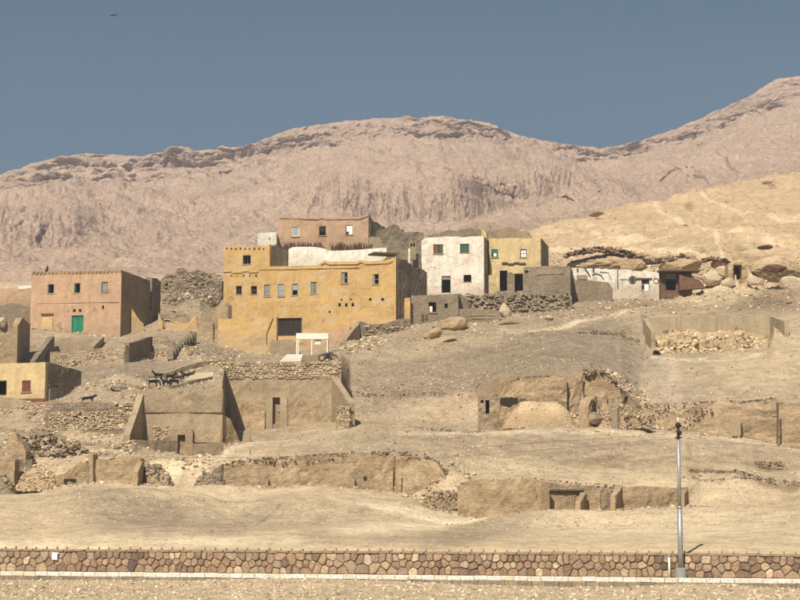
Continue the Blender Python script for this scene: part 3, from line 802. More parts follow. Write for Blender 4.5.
def panel(mb, w, u0, u1, z0, top, th=0.5, ops=(), step=0.5, rough=0.03, jag=0.0, seed=1, lean=0.0, course=0.0):
    """top: number or list of (u,z); ops: (u0,u1,z0,z1); lean: the base comes forward"""
    us = [u0, u1] + [v for o in ops for v in o[:2]]
    n = max(1, int(round((u1 - u0) / step)))
    for i in range(1, n):
        v = u0 + (u1 - u0) * i / n
        if all(abs(v - q) > step * 0.3 for q in us): us.append(v)
    us = sorted(set(round(v, 4) for v in us if u0 - 1e-6 <= v <= u1 + 1e-6))
    if isinstance(top, (int, float)): top = [(u0, top), (u1, top)]
    tu = [t[0] for t in top]; tz = [t[1] for t in top]
    U = np.array(us)
    T = np.interp(U, tu, tz)
    if jag:
        j = fbm(U * 0.9 + seed * 9.1, U * 0 + seed, 3, seed) * jag + fbm(U * 3.1 + seed, U * 0, 2, seed + 5) * jag * 0.5
        if course: j = np.round(j / course) * course
        T = T + j
    zo = max([o[3] for o in ops], default=z0 + min(0.3, (min(T) - z0) * 0.3))
    zo = min(zo + 0.05, min(T) - 0.05)
    zs = [z0, zo] + [v for o in ops for v in o[2:4] if z0 < v < zo]
    n = max(1, int(round((zo - z0) / step)))
    for i in range(1, n):
        v = z0 + (zo - z0) * i / n
        if all(abs(v - q) > step * 0.3 for q in zs): zs.append(v)
    zs = sorted(set(round(v, 4) for v in zs))
    nt_ = max(1, int(round((max(T) - zo) / step)))
    nu = len(us); nz = len(zs) + nt_
    ZZ = np.zeros((nz, nu))
    for k, z in enumerate(zs): ZZ[k] = z
    for k in range(1, nt_ + 1): ZZ[len(zs) - 1 + k] = zs[-1] + (T - zs[-1]) * k / nt_
    UU = np.repeat(U[None], nz, 0)
    wx = w.A.x + w.u.x * UU; wy = w.A.y + w.u.y * UU
    dn = (fbm((wx + wy) * 0.55 + seed, ZZ * 0.55, 3, seed + 2) * rough * 2 + fbm((wx + wy) * 2.2, ZZ * 2.2, 2, seed + 3) * rough)
    hh = np.clip((ZZ - z0) / max(0.1, (max(T) - z0)), 0, 1)
    D = dn - lean * (1 - hh)
    solid = np.ones((nz - 1, nu - 1), bool)
    for o in ops:
        for k in range(len(zs) - 1):
            zc = (zs[k] + zs[k + 1]) / 2
            for i in range(nu - 1):
                uc = (us[i] + us[i + 1]) / 2
                if o[0] < uc < o[1] and o[2] < zc < o[3]: solid[k, i] = False
    base = len(mb.v)
    for k in range(nz):
        for i in range(nu): mb.v.append(tuple(w.pt(UU[k, i], D[k, i], ZZ[k, i])))
    for k in range(nz):
        for i in range(nu): mb.v.append(tuple(w.pt(UU[k, i], th + (lean * 0.0), ZZ[k, i])))
    fo = nz * nu

    def id_(k, i, b): return base + k * nu + i + (fo if b else 0)
    edges = {}
    for k in range(nz - 1):
        for i in range(nu - 1):
            if not solid[k, i]: continue
            q = [(k, i), (k, i + 1), (k + 1, i + 1), (k + 1, i)]
            mb.f.append(tuple(id_(a, b, 0) for a, b in q)); mb.f.append(tuple(id_(a, b, 1) for a, b in q[::-1]))
            for a in range(4):
                e = (q[a], q[(a + 1) % 4]); r = (e[1], e[0])
                if r in edges: del edges[r]
                else: edges[e] = 1
    for (a, b) in edges:
        mb.f.append((id_(*b, 0), id_(*a, 0), id_(*a, 1), id_(*b, 1)))


def prune(o):
    return o


def top_uz(w, pts):
    return sorted([w.uz(x, y) for x, y in pts])


def ruin(name, label, cat, a, b, top, mat, th=0.5, depth=1.2, base=None, ops=(), jag=0.25, rough=0.05, lean=0.0, step=0.45, seed=None, parent=None, course=0.0, py=400):
    """one free wall from a=(px,Y) to b=(px,Y) whose top follows (px,py) points"""
    w = W.px(a, b, py)
    T = top_uz(w, top)
    if base is None:
        zb = min(gz(a[0], a[1], py), gz(b[0], b[1], py), gz((a[0] + b[0]) / 2, (a[1] + b[1]) / 2, py)) - depth
    else:
        zb = w.uz((a[0] + b[0]) / 2, base)[1] - depth
    mb = MB()
    panel(mb, w, 0, w.L, zb, T, th, [w.rect(o) for o in ops], step, rough, jag, seed or random.randint(1, 999), lean, course)
    c = w.pt(w.L / 2, 0, zb + depth)
    ob = mb.build(name, mat, parent, shift=None if parent else c)
    if not parent: tag(ob, label, cat)
    ob_w[ob.name] = w
    if Y_SK: skirt(w, 0, w.L, 16, .30, STONECOL)
    return ob, w


ob_w = {}
Y_SK = True


def quad_house(name, label, cat, fl, fr, D, top, base_py, ops, mats, phi=0.0, rtop=None, ltop=None, rops=(), th=0.45, roof=True, jag=0.05, rough=0.03, lean=0.0, depth=2.0, rjag=None, roofz=None, py=300):
    w = W.px(fl, fr, py)
    c, s_ = math.cos(math.radians(phi)), math.sin(math.radians(phi))
    inn = Vector((w.n.x * c + w.n.y * s_, -w.n.x * s_ + w.n.y * c))
    zb = w.uz((fl[0] + fr[0]) / 2, base_py)[1]
    root = thing(name, label, cat, w.pt(w.L / 2, 0, zb))
    T = top_uz(w, top)
    zmin = min(t[1] for t in T)
    R = [w.rect(o) for o in ops]
    sd = random.randint(1, 999)
    mb = MB(); panel(mb, w, 0, w.L, zb - depth, T, th, R, 0.45, rough, jag, sd, lean)
    mb.build('wall', mats[0], root)
    # right wall, left wall, back wall butt against the front one
    A = w.B + inn * (th + 0.004); B = w.B + inn * (D - th)
    wr = W(A, B, -w.u)
    skirt(w, 0, w.L, 14, .35, STONECOL)
    if rtop is None: rT = [(0, T[-1][1]), (wr.L, T[-1][1])]
    elif isinstance(rtop[0][0], str): rT = [(wr.L * f, T[-1][1] + dz) for _, f, dz in rtop]
    else: rT = top_uz(wr, rtop)
    mb = MB(); panel(mb, wr, 0, wr.L, zb - depth, rT, th, [wr.rect(o) for o in rops], 0.5, rough, jag if rjag is None else rjag, sd + 1)
    mb.build('wall', mats[1], root)
    A2 = w.A + inn * (th + 0.004); B2 = w.A + inn * (D - th)
    wl = W(A2, B2, w.u)
    lT = ltop or [(0, T[0][1]), (wl.L, T[0][1] if not rtop else min(T[0][1], rT[-1][1]))]
    mb = MB(); panel(mb, wl, 0, wl.L, zb - depth, lT, th, [], 0.8, rough, jag, sd + 2)
    mb.build('wall', mats[1], root)
    Ab = w.A + inn * (D - th + 0.004); Bb = w.B + inn * (D - th + 0.004)
    wb = W(Ab, Bb, inn)
    mb = MB(); panel(mb, wb, 0, wb.L, zb - depth, [(0, lT[-1][1] - .02), (wb.L, rT[-1][1] - .02)], th, [], 0.9, rough, jag, sd + 3)
    mb.build('wall', mats[1], root)
    if roof:
        z = (roofz if roofz is not None else min(zmin, rT[-1][1], lT[-1][1]) - 0.35)
        mb = MB()
        pts = [w.A + w.u * th + inn * th, w.B - w.u * th + inn * th, w.B - w.u * th + inn * (D - th), w.A + w.u * th + inn * (D - th)]
        mb.hexa([(p.x, p.y, z - .2) for p in pts] + [(p.x, p.y, z) for p in pts])
        mb.build('roof', M['mudpale'], root)
    return root, w, wr, zb


def frame_bars(mb, w, r, t=0.06, d0=0.06, d1=0.16, mull=0, cross=0):
    u0, u1, z0, z1 = r
    g = 0.012
    u0 += g; u1 -= g; z0 += g; z1 -= g
    w.box(mb, u0, u0 + t, d0, d1, z0, z1); w.box(mb, u1 - t, u1, d0, d1, z0, z1)
    w.box(mb, u0 + t, u1 - t, d0, d1, z1 - t, z1); w.box(mb, u0 + t, u1 - t, d0, d1, z0, z0 + t)
    for k in range(mull):
        um = u0 + (u1 - u0) * (k + 1) / (mull + 1)
        w.box(mb, um - .025, um + .025, d0 + .01, d1 - .01, z0 + t, z1 - t)
    for k in range(cross):
        zm = z0 + (z1 - z0) * (k + 1) / (cross + 1)
        w.box(mb, u0 + t, u1 - t, d0 + .013, d1 - .013, zm - .025, zm + .025)


def window(root, w, px, frame='wood', fills=(), mull=0, cross=0, t=0.06, name='window', d0=0.06):
    """fills: list of (part name, fu0, fu1, fz0, fz1, material) as fractions of the opening"""
    r = w.rect(px)
    mb = MB(); frame_bars(mb, w, r, t, d0, d0 + 0.1, mull, cross)
    fo = mb.build(name, M[frame], root)
    if name == 'window' and r[1] - r[0] > .55:
        mb = MB(); w.box(mb, r[0] - .09, r[1] + .09, -.10, .05, r[2] - .09, r[2] - .004); mb.build('sill', M['mudpale'], fo)
    for k, (nm, a, b, c, d, mt_) in enumerate(fills):
        u0, u1, z0, z1 = r
        du = u1 - u0; dz = z1 - z0
        mb = MB()
        w.box(mb, u0 + du * a + .02, u0 + du * b - .02, d0 + .035, d0 + .065, z0 + dz * c + .02, z0 + dz * d - .02)
        mb.build(nm, M[mt_], fo)
    return fo


def rock_mesh(sx, sy, sz, seed, sub=3, cuts=9):
    bm = bmesh.new(); bmesh.ops.create_icosphere(bm, subdivisions=sub, radius=1.0)
    r = random.Random(seed)
    for _ in range(cuts):
        n = Vector((r.uniform(-1, 1), r.uniform(-1, 1), r.uniform(-1, 1))).normalized(); c = r.uniform(0.55, 0.85)
        for v in bm.verts:
            d = v.co.dot(n) - c
            if d > 0: v.co -= n * d * 0.94
    for v in bm.verts:
        k = 1 + 0.05 * r.uniform(-1, 1)
        v.co = Vector((v.co.x * sx * k, v.co.y * sy * k, v.co.z * sz * k))
    me = bpy.data.meshes.new('boulder'); bm.to_mesh(me); bm.free()
    return me


def boulder(label, box, Y, seed, mat='rock', rot=0.0, dep=0.8, name='boulder', group=None, cat='boulder', sub=3):
    x0, y0, x1, y1 = box
    if Y is None: Y = onground((x0 + x1) / 2, y1 - .5)
    a = P(x0, y1, Y); b = P(x1, y0, Y)
    sx = (b.x - a.x) / 2 * 1.15; sz = (b.z - a.z) / 2 * 1.15
    me = rock_mesh(sx, sx * dep, sz, seed, sub)
    me.materials.append(M[mat])
    o = bpy.data.objects.new(name, me); COL.objects.link(o)
    o.location = ((a.x + b.x) / 2, Y + sx * 0.3, (a.z + b.z) / 2 - sz * .06); o.rotation_euler = (0, math.radians(rot), 0)
    return tag(o, label, cat, group)


# template stones for joined heaps
def ico():
    v = np.array([(x, y, z) for x in (-.7, .7) for y in (-.7, .7) for z in (-.7, .7)] + [(0, 0, .95), (.2, -.95, .1), (-.95, .1, 0), (.95, 0, -.1)], float)
    bm = bmesh.new()
    for p in v: bm.verts.new(p)
    bmesh.ops.convex_hull(bm, input=bm.verts)
    bmesh.ops.triangulate(bm, faces=bm.faces)
    bm.verts.index_update()
    f = np.array([[y.index for y in x.verts] for x in bm.faces]); v = np.array([tuple(x.co) for x in bm.verts]); bm.free()
    return v, f


ICV, ICF = ico()


def heap(name, pts, sizes, cols, flat=0.65, label=None, parent=None, mat='stones', kind='stuff', sink=0.25, boxy=0.0):
    n = len(pts)
    pts = np.array(pts); sizes = np.array(sizes)
    V = np.repeat(ICV[None], n, 0)
    V = V * (1 + rng.uniform(-0.28, 0.28, (n, 12, 1)))
    if boxy: V = np.sign(V) * np.abs(V) ** (1 - boxy)
    sc = rng.uniform(0.5, 1.4, (n, 1, 3)); sc[..., 2] *= flat
    V = V * sc * sizes[:, None, None]
    tl_ = rng.uniform(-.7, .7, n); c, s = np.cos(tl_), np.sin(tl_)
    V = np.stack([V[..., 0] * c[:, None] - V[..., 2] * s[:, None], V[..., 1], V[..., 0] * s[:, None] + V[..., 2] * c[:, None]], -1)
    an = rng.uniform(0, 6.28, n); c, s = np.cos(an), np.sin(an)
    X = V[..., 0] * c[:, None] - V[..., 1] * s[:, None]; Yv = V[..., 0] * s[:, None] + V[..., 1] * c[:, None]
    V = np.stack([X, Yv, V[..., 2]], -1) + pts[:, None, :]
    V[..., 2] += (sizes * flat * (1 - 2 * sink))[:, None] * 0.5
    Fc = (ICF[None] + (np.arange(n) * 12)[:, None, None]).reshape(-1, 3)
    me = bpy.data.meshes.new(name); v = V.reshape(-1, 3)
    if parent: v = v - np.array(ORG[parent.name])
    me.vertices.add(len(v)); me.vertices.foreach_set('co', v.astype(np.float32).ravel())
    me.loops.add(Fc.size); me.loops.foreach_set('vertex_index', Fc.ravel().astype(np.int32))
    me.polygons.add(len(Fc)); me.polygons.foreach_set('loop_start', np.arange(0, Fc.size, 3, dtype=np.int32))
    me.polygons.foreach_set('loop_total', np.full(len(Fc), 3, dtype=np.int32)); me.update(calc_edges=True)
    at = me.attributes.new('tint', 'FLOAT_COLOR', 'POINT')
    cols = np.array(cols); ci = cols[rng.randint(0, len(cols), n)] * rng.uniform(0.75, 1.2, (n, 1))
    cc = np.ones((n, 12, 4), np.float32); cc[..., :3] = ci[:, None, :]
    at.data.foreach_set('color', cc.ravel()); me.materials.append(M[mat])
    o = bpy.data.objects.new(name, me); COL.objects.link(o)
    if parent: o.parent = parent
    if kind: o['kind'] = kind
    if label: o['label'] = label
    return o


FACC = [(0.50, .39, .25), (0.42, .325, .21), (0.56, .45, .30), (0.35, .265, .17), (0.46, .35, .22)]


def facing(parent, w, u0, u1, zlo, zhi, size, cols, dens=1.0, d=-0.05, top=None):
    """small squared stones standing slightly proud of a wall face, laid in rough courses"""
    V = []; Fs = []; C = []
    z = zlo
    while z < zhi:
        hh = size * random.uniform(.4, .62)
        u = u0 + random.uniform(0, size)
        while u < u1:
            l = size * random.uniform(.55, 1.25)
            if random.random() < dens:
                n0 = len(V); q = random.uniform(.02, .07); zz = z + random.uniform(-.12, .12) * size; g = hh * random.uniform(.72, .95)
                j = lambda: random.uniform(-.12, .12) * hh
                for dd, k in ((.12, 1.0), (-q, .86)):
                    for a_, b_ in ((0, 0), (1, 0), (1, 1), (0, 1)):
                        V.append(tuple(w.pt(u + l / 2 + (a_ - .5) * l * .92 * k + j(), d + dd, zz + g / 2 + (b_ - .5) * g * k + j())))
                Fs += [(n0 + 4, n0 + 5, n0 + 6, n0 + 7)] + [(n0 + i, n0 + (i + 1) % 4, n0 + 4 + (i + 1) % 4, n0 + 4 + i) for i in range(4)]
                c = cols[random.randrange(len(cols))]; m_ = random.uniform(.75, 1.2)
                C += [[x * m_ for x in c]] * 8
            u += l
        z += hh
    me = bpy.data.meshes.new('stone_facing'); vv_ = np.array(V) - np.array(ORG[parent.name]); me.from_pydata(vv_.tolist(), [], Fs)
    at = me.attributes.new('tint', 'FLOAT_COLOR', 'POINT'); cc = np.ones((len(V), 4), np.float32); cc[:, :3] = np.array(C); at.data.foreach_set('color', cc.ravel())
    me.materials.append(M['stones'])
    o = bpy.data.objects.new('stone_facing', me); COL.objects.link(o); o.parent = parent; o['kind'] = 'stuff'
    return o


def rubble_pile(name, label, cat, box, Y, mat, cols, n=260, smax=.3, dep=.5):
    """a heap: rough mound with broken stones lying all over it"""
    x0, y0, x1, y1 = box; a = P(x0, y1, Y); b = P(x1, y0, Y)
    hw = (b.x - a.x) / 2; hz = b.z - a.z; cx = (a.x + b.x) / 2
    root = thing(name, label, cat, (cx, Y, a.z))
    n = int(n * 4.2); mb = MB(); nr, ns = 10, 28; sd = random.uniform(0, 99)

    def hgt(u, v):
        r = math.hypot(u, v)
        k = max(0.0, 1 - r ** 3.0) ** .8 * (0.05 + 1.25 * float(vn(u * 1.7 + sd, v * 1.7 + sd, 3)))
        return k
    for i in range(nr + 1):
        for k in range(ns):
            t_ = k / ns * 2 * math.pi; r = i / nr
            u, v = r * math.cos(t_), r * math.sin(t_)
            mb.v.append((cx + u * hw * 1.08, Y + hw * dep * .4 + v * hw * dep, a.z - .25 + (hz + .2) * hgt(u, v) + float(vn(u * 9 + sd, v * 9, 5)) * .15))
    for i in range(nr):
        for k in range(ns):
            k2 = (k + 1) % ns; mb.f.append((i * ns + k, i * ns + k2, (i + 1) * ns + k2, (i + 1) * ns + k))
    mb.build('mound', M[mat], root)
    pts = []; sz = []
    for _ in range(n):
        r = math.sqrt(random.random()) * 1.1; t_ = random.uniform(0, 6.283); u, v = r * math.cos(t_), r * math.sin(t_)
        pts.append((cx + u * hw * 1.08, Y + hw * dep * .4 + v * hw * dep, a.z - .25 + (hz + .2) * hgt(u, v) + .04)); sz.append(smax * random.uniform(.08, .34) * (2.2 if random.random() < .04 else 1) * (1.6 if random.random() < .08 else 1))
    heap('broken_stones', pts, sz, cols, .75, parent=root)
    return root


# ==================================================================  FOREGROUND: kerb, stone wall, pole
LIMEC = [(0.62, .50, .31), (0.55, .43, .26), (0.68, .58, .40), (0.46, .34, .2)]
STONECOL = [(0.50, 0.39, 0.25), (0.36, 0.28, 0.19), (0.60, 0.48, 0.32), (0.28, 0.21, 0.14), (0.44, 0.35, 0.24)]
kw = W((P(-70, 581, kerbY(-70)).x, kerbY(-70)), (P(880, 585, kerbY(880)).x, kerbY(880)))
kerb = bpy.data.objects.new('kerb', None); COL.objects.link(kerb); kerb.location = kw.pt(kw.L / 2, 0, 0); kerb['kind'] = 'structure'; ORG['kerb'] = kerb.location.copy()
ang = math.atan2(kw.u.y, kw.u.x)


def block_mesh(name, l, w_, h, bev, mat):
    bm = bmesh.new(); bmesh.ops.create_cube(bm, size=1.0)
    for v in bm.verts: v.co = Vector((v.co.x * l, v.co.y * w_, v.co.z * h))
    bmesh.ops.bevel(bm, geom=bm.edges, offset=bev, segments=1, affect='EDGES')
    me = bpy.data.meshes.new(name); bm.to_mesh(me); bm.free(); me.materials.append(mat)
    return me


kmW = block_mesh('kerb_stone', 0.62, 0.30, 0.22, 0.02, M['kerbwhite']); kmG = block_mesh('kerb_footing', 0.62, 0.28, 0.30, 0.02, M['kerbgrey'])
n = int(kw.L / 0.632)
for i in range(n):
    u = 0.32 + i * 0.632
    for me, nm, d, z in ((kmW, 'kerb_stone', 0.15, 0.355), (kmG, 'kerb_footing', 0.13, 0.09)):
        o = bpy.data.objects.new(nm, me); COL.objects.link(o); o.parent = kerb
        p = kw.pt(u + (0.2 if nm == 'kerb_footing' else 0), d + random.uniform(-.012, .012), z + random.uniform(-.012, .012))
        o.location = p - kerb.location; o.rotation_euler = (random.uniform(-.02, .02), random.uniform(-.01, .01), ang + random.uniform(-.01, .01))

ww = W(kw.pt(0, 1.15, 0).xy, kw.pt(kw.L, 1.15, 0).xy)
swall = thing('stone_wall', 'long low retaining wall of brown and tan fieldstones behind the white kerb', 'stone wall', ww.pt(ww.L / 2, 0, 0.43))
mb = MB(); panel(mb, ww, 0, ww.L, 0.2, 1.42, 0.45, (), 1.0, 0.0); mb.build('wall_core', M['mortar'], swall)


def clip_poly(poly, a, b, c):    # keep a*x+b*y<=c
    out = []
    for i in range(len(poly)):
        p, q = poly[i], poly[(i + 1) % len(poly)]
        dp = a * p[0] + b * p[1] - c; dq = a * q[0] + b * q[1] - c
        if dp <= 0: out.append(p)
        if dp * dq < 0:
            t = dp / (dp - dq); out.append((p[0] + (q[0] - p[0]) * t, p[1] + (q[1] - p[1]) * t))
    return out


sites = []
rs = random.Random(21)
nrow = 3; hgt = 0.99; L = ww.L
cx = int(L / 0.33)
for r in range(nrow):
    for i in range(cx):
        if rs.random() < 0.24: continue
        sites.append(((i + 0.5 + (0.5 if r % 2 else 0) + rs.uniform(-.36, .36)) * L / cx, (r + 0.5 + rs.uniform(-.30, .30)) * hgt / nrow))
sites.sort()


def cell(i, sites, gap):
    sx, sy = sites[i]
    poly = [(max(0, sx - 0.9), 0), (min(L, sx + 0.9), 0), (min(L, sx + 0.9), hgt), (max(0, sx - 0.9), hgt)]
    for j in range(max(0, i - 16), min(len(sites), i + 17)):
        if j == i: continue
        tx, ty = sites[j]; a = tx - sx; b = ty - sy
        if abs(a) > 1.8: continue
        l = math.hypot(a, b); a /= l; b /= l
        poly = clip_poly(poly, a, b, a * (sx + tx) / 2 + b * (sy + ty) / 2 - gap)
    return poly


for _ in range(1):
    new = []
    for i in range(len(sites)):
        q = cell(i, sites, 0)
        cx_ = sum(p[0] for p in q) / len(q); cy_ = sum(p[1] for p in q) / len(q)
        new.append((sites[i][0] * .35 + cx_ * .65, sites[i][1] * .35 + cy_ * .65))
    sites = sorted(new)
stones_n = 0
extra = MB()
for i, (sx, sy) in enumerate(sites):
    poly = cell(i, sites, 0.016)
    if len(poly) < 3: continue
    cxp = sum(p[0] for p in poly) / len(poly); cyp = sum(p[1] for p in poly) / len(poly)
    q = []
    for k in range(len(poly)):           # cut corners
        a, b = poly[k], poly[(k + 1) % len(poly)]
        e = rs.uniform(.06, .2); q.append((a[0] * (1 - e) + b[0] * e, a[1] * (1 - e) + b[1] * e)); q.append((a[0] * e + b[0] * (1 - e), a[1] * e + b[1] * (1 - e)))
    pr = rs.uniform(0.03, 0.12); m_ = len(q)
    tl = rs.uniform(-.06, .06); tl2 = rs.uniform(-.05, .08)
    vs = [ww.pt(x, 0.02, 0.43 + y) for x, y in q]
    vs += [ww.pt(x, -pr * 0.6, 0.43 + y) for x, y in q]
    vs += [ww.pt(cxp + (x - cxp) * .78, -pr - (x - cxp) * tl - (y - cyp) * tl2 - rs.uniform(0, .02), 0.43 + cyp + (y - cyp) * .78) for x, y in q]
    fs = [tuple(range(2 * m_, 3 * m_))]
    for k in range(m_):
        k2 = (k + 1) % m_
        fs += [(k, k2, m_ + k2, m_ + k), (m_ + k, m_ + k2, 2 * m_ + k2, 2 * m_ + k)]
    mb = MB(); mb.add(vs, fs); mb.build('stone', M['facing'], swall); stones_n += 1
# coping: slabs with a small upright stub at each joint
cs = 0.56; n = int(L / cs)
slab = block_mesh('coping_slab', cs - 0.03, 0.52, 0.11, 0.015, M['coping']); stub = block_mesh('coping_stub', 0.07, 0.10, 0.16, 0.015, M['coping'])
for i in range(n):
    for me, nm, u, d, z in ((slab, 'coping_slab', (i + .5) * cs, 0.16, 1.485), (stub, 'coping_stub', i * cs + 0.02, 0.30, 1.575)):
        if nm == 'coping_stub' and (i * 7) % 11 == 3: continue
        o = bpy.data.objects.new(nm, me); COL.objects.link(o); o.parent = swall
        o.location = ww.pt(u + random.uniform(-.02, .02), d + random.uniform(-.03, .03), z + random.uniform(-.015, .015)) - swall.location
        o.rotation_euler = (random.uniform(-.04, .04), random.uniform(-.03, .03), ang + random.uniform(-.03, .03))

# white plate on the wall
pw = ww.rect((53.5, 553.5, 58.8, 559.5))
mb = MB(); ww.box(mb, pw[0], pw[1], -0.20, -0.15, pw[2], pw[3]); ww.box(mb, pw[0] - .01, pw[1] + .05, -0.15, -0.02, pw[3], pw[3] + .06)
o = mb.build('white_plate', M['brightwhite'], shift=ww.pt(pw[0], -0.15, pw[2])); tag(o, 'small square white plate fixed near the top of the fieldstone wall', 'plate')

# short white pipe post
pc = P(669.5, 576, kerbY(669.5) + 0.75)
pz = 0.43
post = thing('pipe_post', 'short white pipe post with curved top standing against the fieldstone wall', 'post', (pc.x, pc.y, pz))
mb = MB(); mb.tube([(pc.x, pc.y, pz - .05), (pc.x, pc.y, pz + 0.93)], 0.055, 10); mb.build('pipe', M['offwhite'], post, True)
mb = MB(); mb.tube([(pc.x, pc.y, pz + .93), (pc.x, pc.y + .03, pz + 1.02), (pc.x - .02, pc.y + .12, pz + 1.07), (pc.x - .05, pc.y + .25, pz + 1.02)], 0.06, 10); mb.build('pipe_bend', M['greydark'], post, True)

# tall pole
pY = kerbY(680) + 0.42
pc = P(681, 578, pY); px_, py_ = pc.x, pc.y


def pz_at(row): return P(681, row, pY).z


pole = thing('utility_pole', 'tall galvanised steel pole with black fitting on top beside the kerb', 'pole', (px_, py_, 0.43))
mb = MB(); mb.tube([(px_, py_, .38), (px_, py_, .86)], [0.27, 0.25], 20); mb.tube([(px_, py_, .86), (px_, py_, .90)], [0.25, 0.19], 20); mb.build('base_collar', M['greydark'], pole, False)
zt = pz_at(439); zj = pz_at(507)
mb = MB(); mb.tube([(px_, py_, .88), (px_, py_, zj)], [0.125, 0.115], 18); mb.build('lower_shaft', M['steel'], pole, True)
mb = MB(); mb.tube([(px_, py_, zj - .02), (px_, py_, zt)], [0.088, 0.072], 16); mb.build('upper_shaft', M['steel'], pole, True)
mb = MB(); mb.tube([(px_, py_, zj - .06), (px_, py_, zj + .03)], 0.135, 18); mb.build('joint_ring', M['steel'], pole, True)
zc = pz_at(437.7); zb_ = pz_at(425.3)
mb = MB(); mb.tube([(px_, py_, zt - .05), (px_, py_, zb_)], [0.075, 0.055], 10); mb.build('stem', M['black'], pole, True)
mb = MB(); mb.box((px_, py_, zc), (0.30, 0.16, 0.06)); mb.build('bracket', M['black'], pole)
mb = MB(); mb.box((px_ + .09, py_, pz_at(433)), (0.09, 0.12, 0.20)); mb.build('junction_box', M['black'], pole)
mb = MB()
for k in range(9):
    a0 = math.pi * k / 8
    pass
mb.tube([(px_, py_, zb_ + .135 * math.cos(math.pi * (1 - k / 10))) for k in range(11)], [max(.01, .135 * math.sin(math.pi * k / 10)) for k in range(11)], 16)
mb.build('globe', M['black'], pole, True)
mb = MB(); mb.tube([(px_, py_, zb_ + .1), (px_, py_, pz_at(417.5))], [0.045, 0.03], 8); mb.build('spike', M['offwhite'], pole, True)


def cable(label, pts):
    mb = MB(); Q = [P(*p) for p in pts]
    # smooth sagging line
    out = []
    for i in range(len(Q) - 1):
        for k in range(8):
            t = k / 8; p0 = Q[max(i - 1, 0)]; p1 = Q[i]; p2 = Q[i + 1]; p3 = Q[min(i + 2, len(Q) - 1)]
            out.append(0.5 * ((2 * p1) + (p2 - p0) * t + (2 * p0 - 5 * p1 + 4 * p2 - p3) * t * t + (3 * p1 - p0 - 3 * p2 + p3) * t ** 3))
    out.append(Q[-1])
    mb.tube(out, 0.008, 5)
    o = mb.build('cable', M['cable'], shift=Q[0]); tag(o, label, 'cable')


cable('upper of the two thin overhead cables leaving the pole to the left', [(679, 433, pY), (530, 443.5, 83), (400, 452, 86), (230, 457.5, 89), (60, 455, 92), (-120, 447, 95)])
cable('lower of the two thin overhead cables leaving the pole to the left', [(679, 438, pY), (530, 451, 83), (400, 460, 86), (230, 465.5, 89), (60, 463, 92), (-120, 455, 95)])
cable('upper of the two thin overhead cables leaving the pole to the right', [(679, 429, pY), (740, 437, 77), (800, 443, 75), (880, 449, 73)])
cable('lower of the two thin overhead cables leaving the pole to the right', [(679, 438, pY), (740, 443.5, 77), (800, 448, 75), (880, 452, 73)])

def gzxy(x, Y):
    j = int(np.clip(np.searchsorted(Rg, x / Y), 0, len(Rg) - 1))
    return float(np.interp(Y, gY[:, j], gZ[:, j]))


SK = []


def skirt(w, u0, u1, per_m, smax, cols, reach=.9):
    for _ in range(int((u1 - u0) * per_m)):
        u = random.uniform(u0, u1); d = -abs(random.gauss(0, reach * .5)) - .02
        p = w.pt(u, d, 0); z = gzxy(p.x, p.y)
        SK.append((p.x, p.y, z, smax * (.12 + .5 * random.random() ** 2.5), random.choice(cols)))


# ==================================================================  BUILDINGS
# --- pink house on the left
root, w, wr, zb = quad_house('house', 'pink two storey mud house with three upper windows and a green door', 'house',
    (31, 187.5), (121, 186), 7.5, [(31, 272.5), (36, 272.3), (60, 271.8), (90, 271.2), (121, 270)], 336,
    [(48, 284.3, 54, 293.2), (74.3, 283.3, 80.4, 292.8), (101.5, 282, 107.8, 292), (71.8, 315.5, 83.6, 335.8), (73, 309, 76, 312), (79, 309, 81.6, 312), (102.2, 305.3, 104.2, 309.3)],
    (M['pink'], M['mud']), phi=8, rtop=[('f', 0, 0), ('f', 1, -0.25)], lean=0.12)
for r_, f in (((48, 284.3, 54, 293.2), [('shutter', 0, .22, 0, 1, 'greenold')]), ((74.3, 283.3, 80.4, 292.8), [('shutter', 0, .25, 0, 1, 'greenold')]), ((101.5, 282, 107.8, 292), [('shutter', 0, 1, 0, 1, 'greywood')])):
    window(root, w, r_, 'greenold', f, t=0.05)
fr_ = window(root, w, (71.8, 315.5, 83.6, 335.8), 'green', [('door_leaf', .03, .5, 0.0, .97, 'green'), ('door_leaf', .5, .97, 0, .97, 'green')], name='door')
mb = MB()
for k in range(23):       # sawtooth row of bricks on the parapet
    u = 0.15 + k * (w.L - 0.3) / 22
    zt = w.uz(31 + 90 * u / w.L, 271.8 - 1.6 * u / w.L)[1]
    q = [w.pt(u - .19, -.08, zt - .22), w.pt(u + .05, -.08, zt - .30), w.pt(u + .20, -.08, zt - .02), w.pt(u - .03, -.08, zt + .03)]
    q2 = [p + Vector((w.n.x, w.n.y, 0)) * .35 for p in q]
    mb.hexa(q + q2)
mb.build('cornice', M['mudwarm'], root)['kind'] = 'stuff'
mb = MB(); r_ = w.rect((35.5, 301.5, 119, 303)); w.box(mb, r_[0], r_[1], -.11, .05, r_[2], r_[3]); mb.build('ledge', M['pink'], root)
mb = MB(); r_ = w.rect((42.5, 317.5, 53, 331)); w.box(mb, r_[0], r_[1], -.17, .05, r_[2], r_[3]); mb.build('blocked_doorway', M['paleyellow'], root)
mb = MB(); r_ = w.rect((41.5, 313.5, 53.5, 315.2)); w.box(mb, r_[0], r_[1], -.2, .05, r_[2], r_[3]); mb.build('lintel', M['wood'], root)
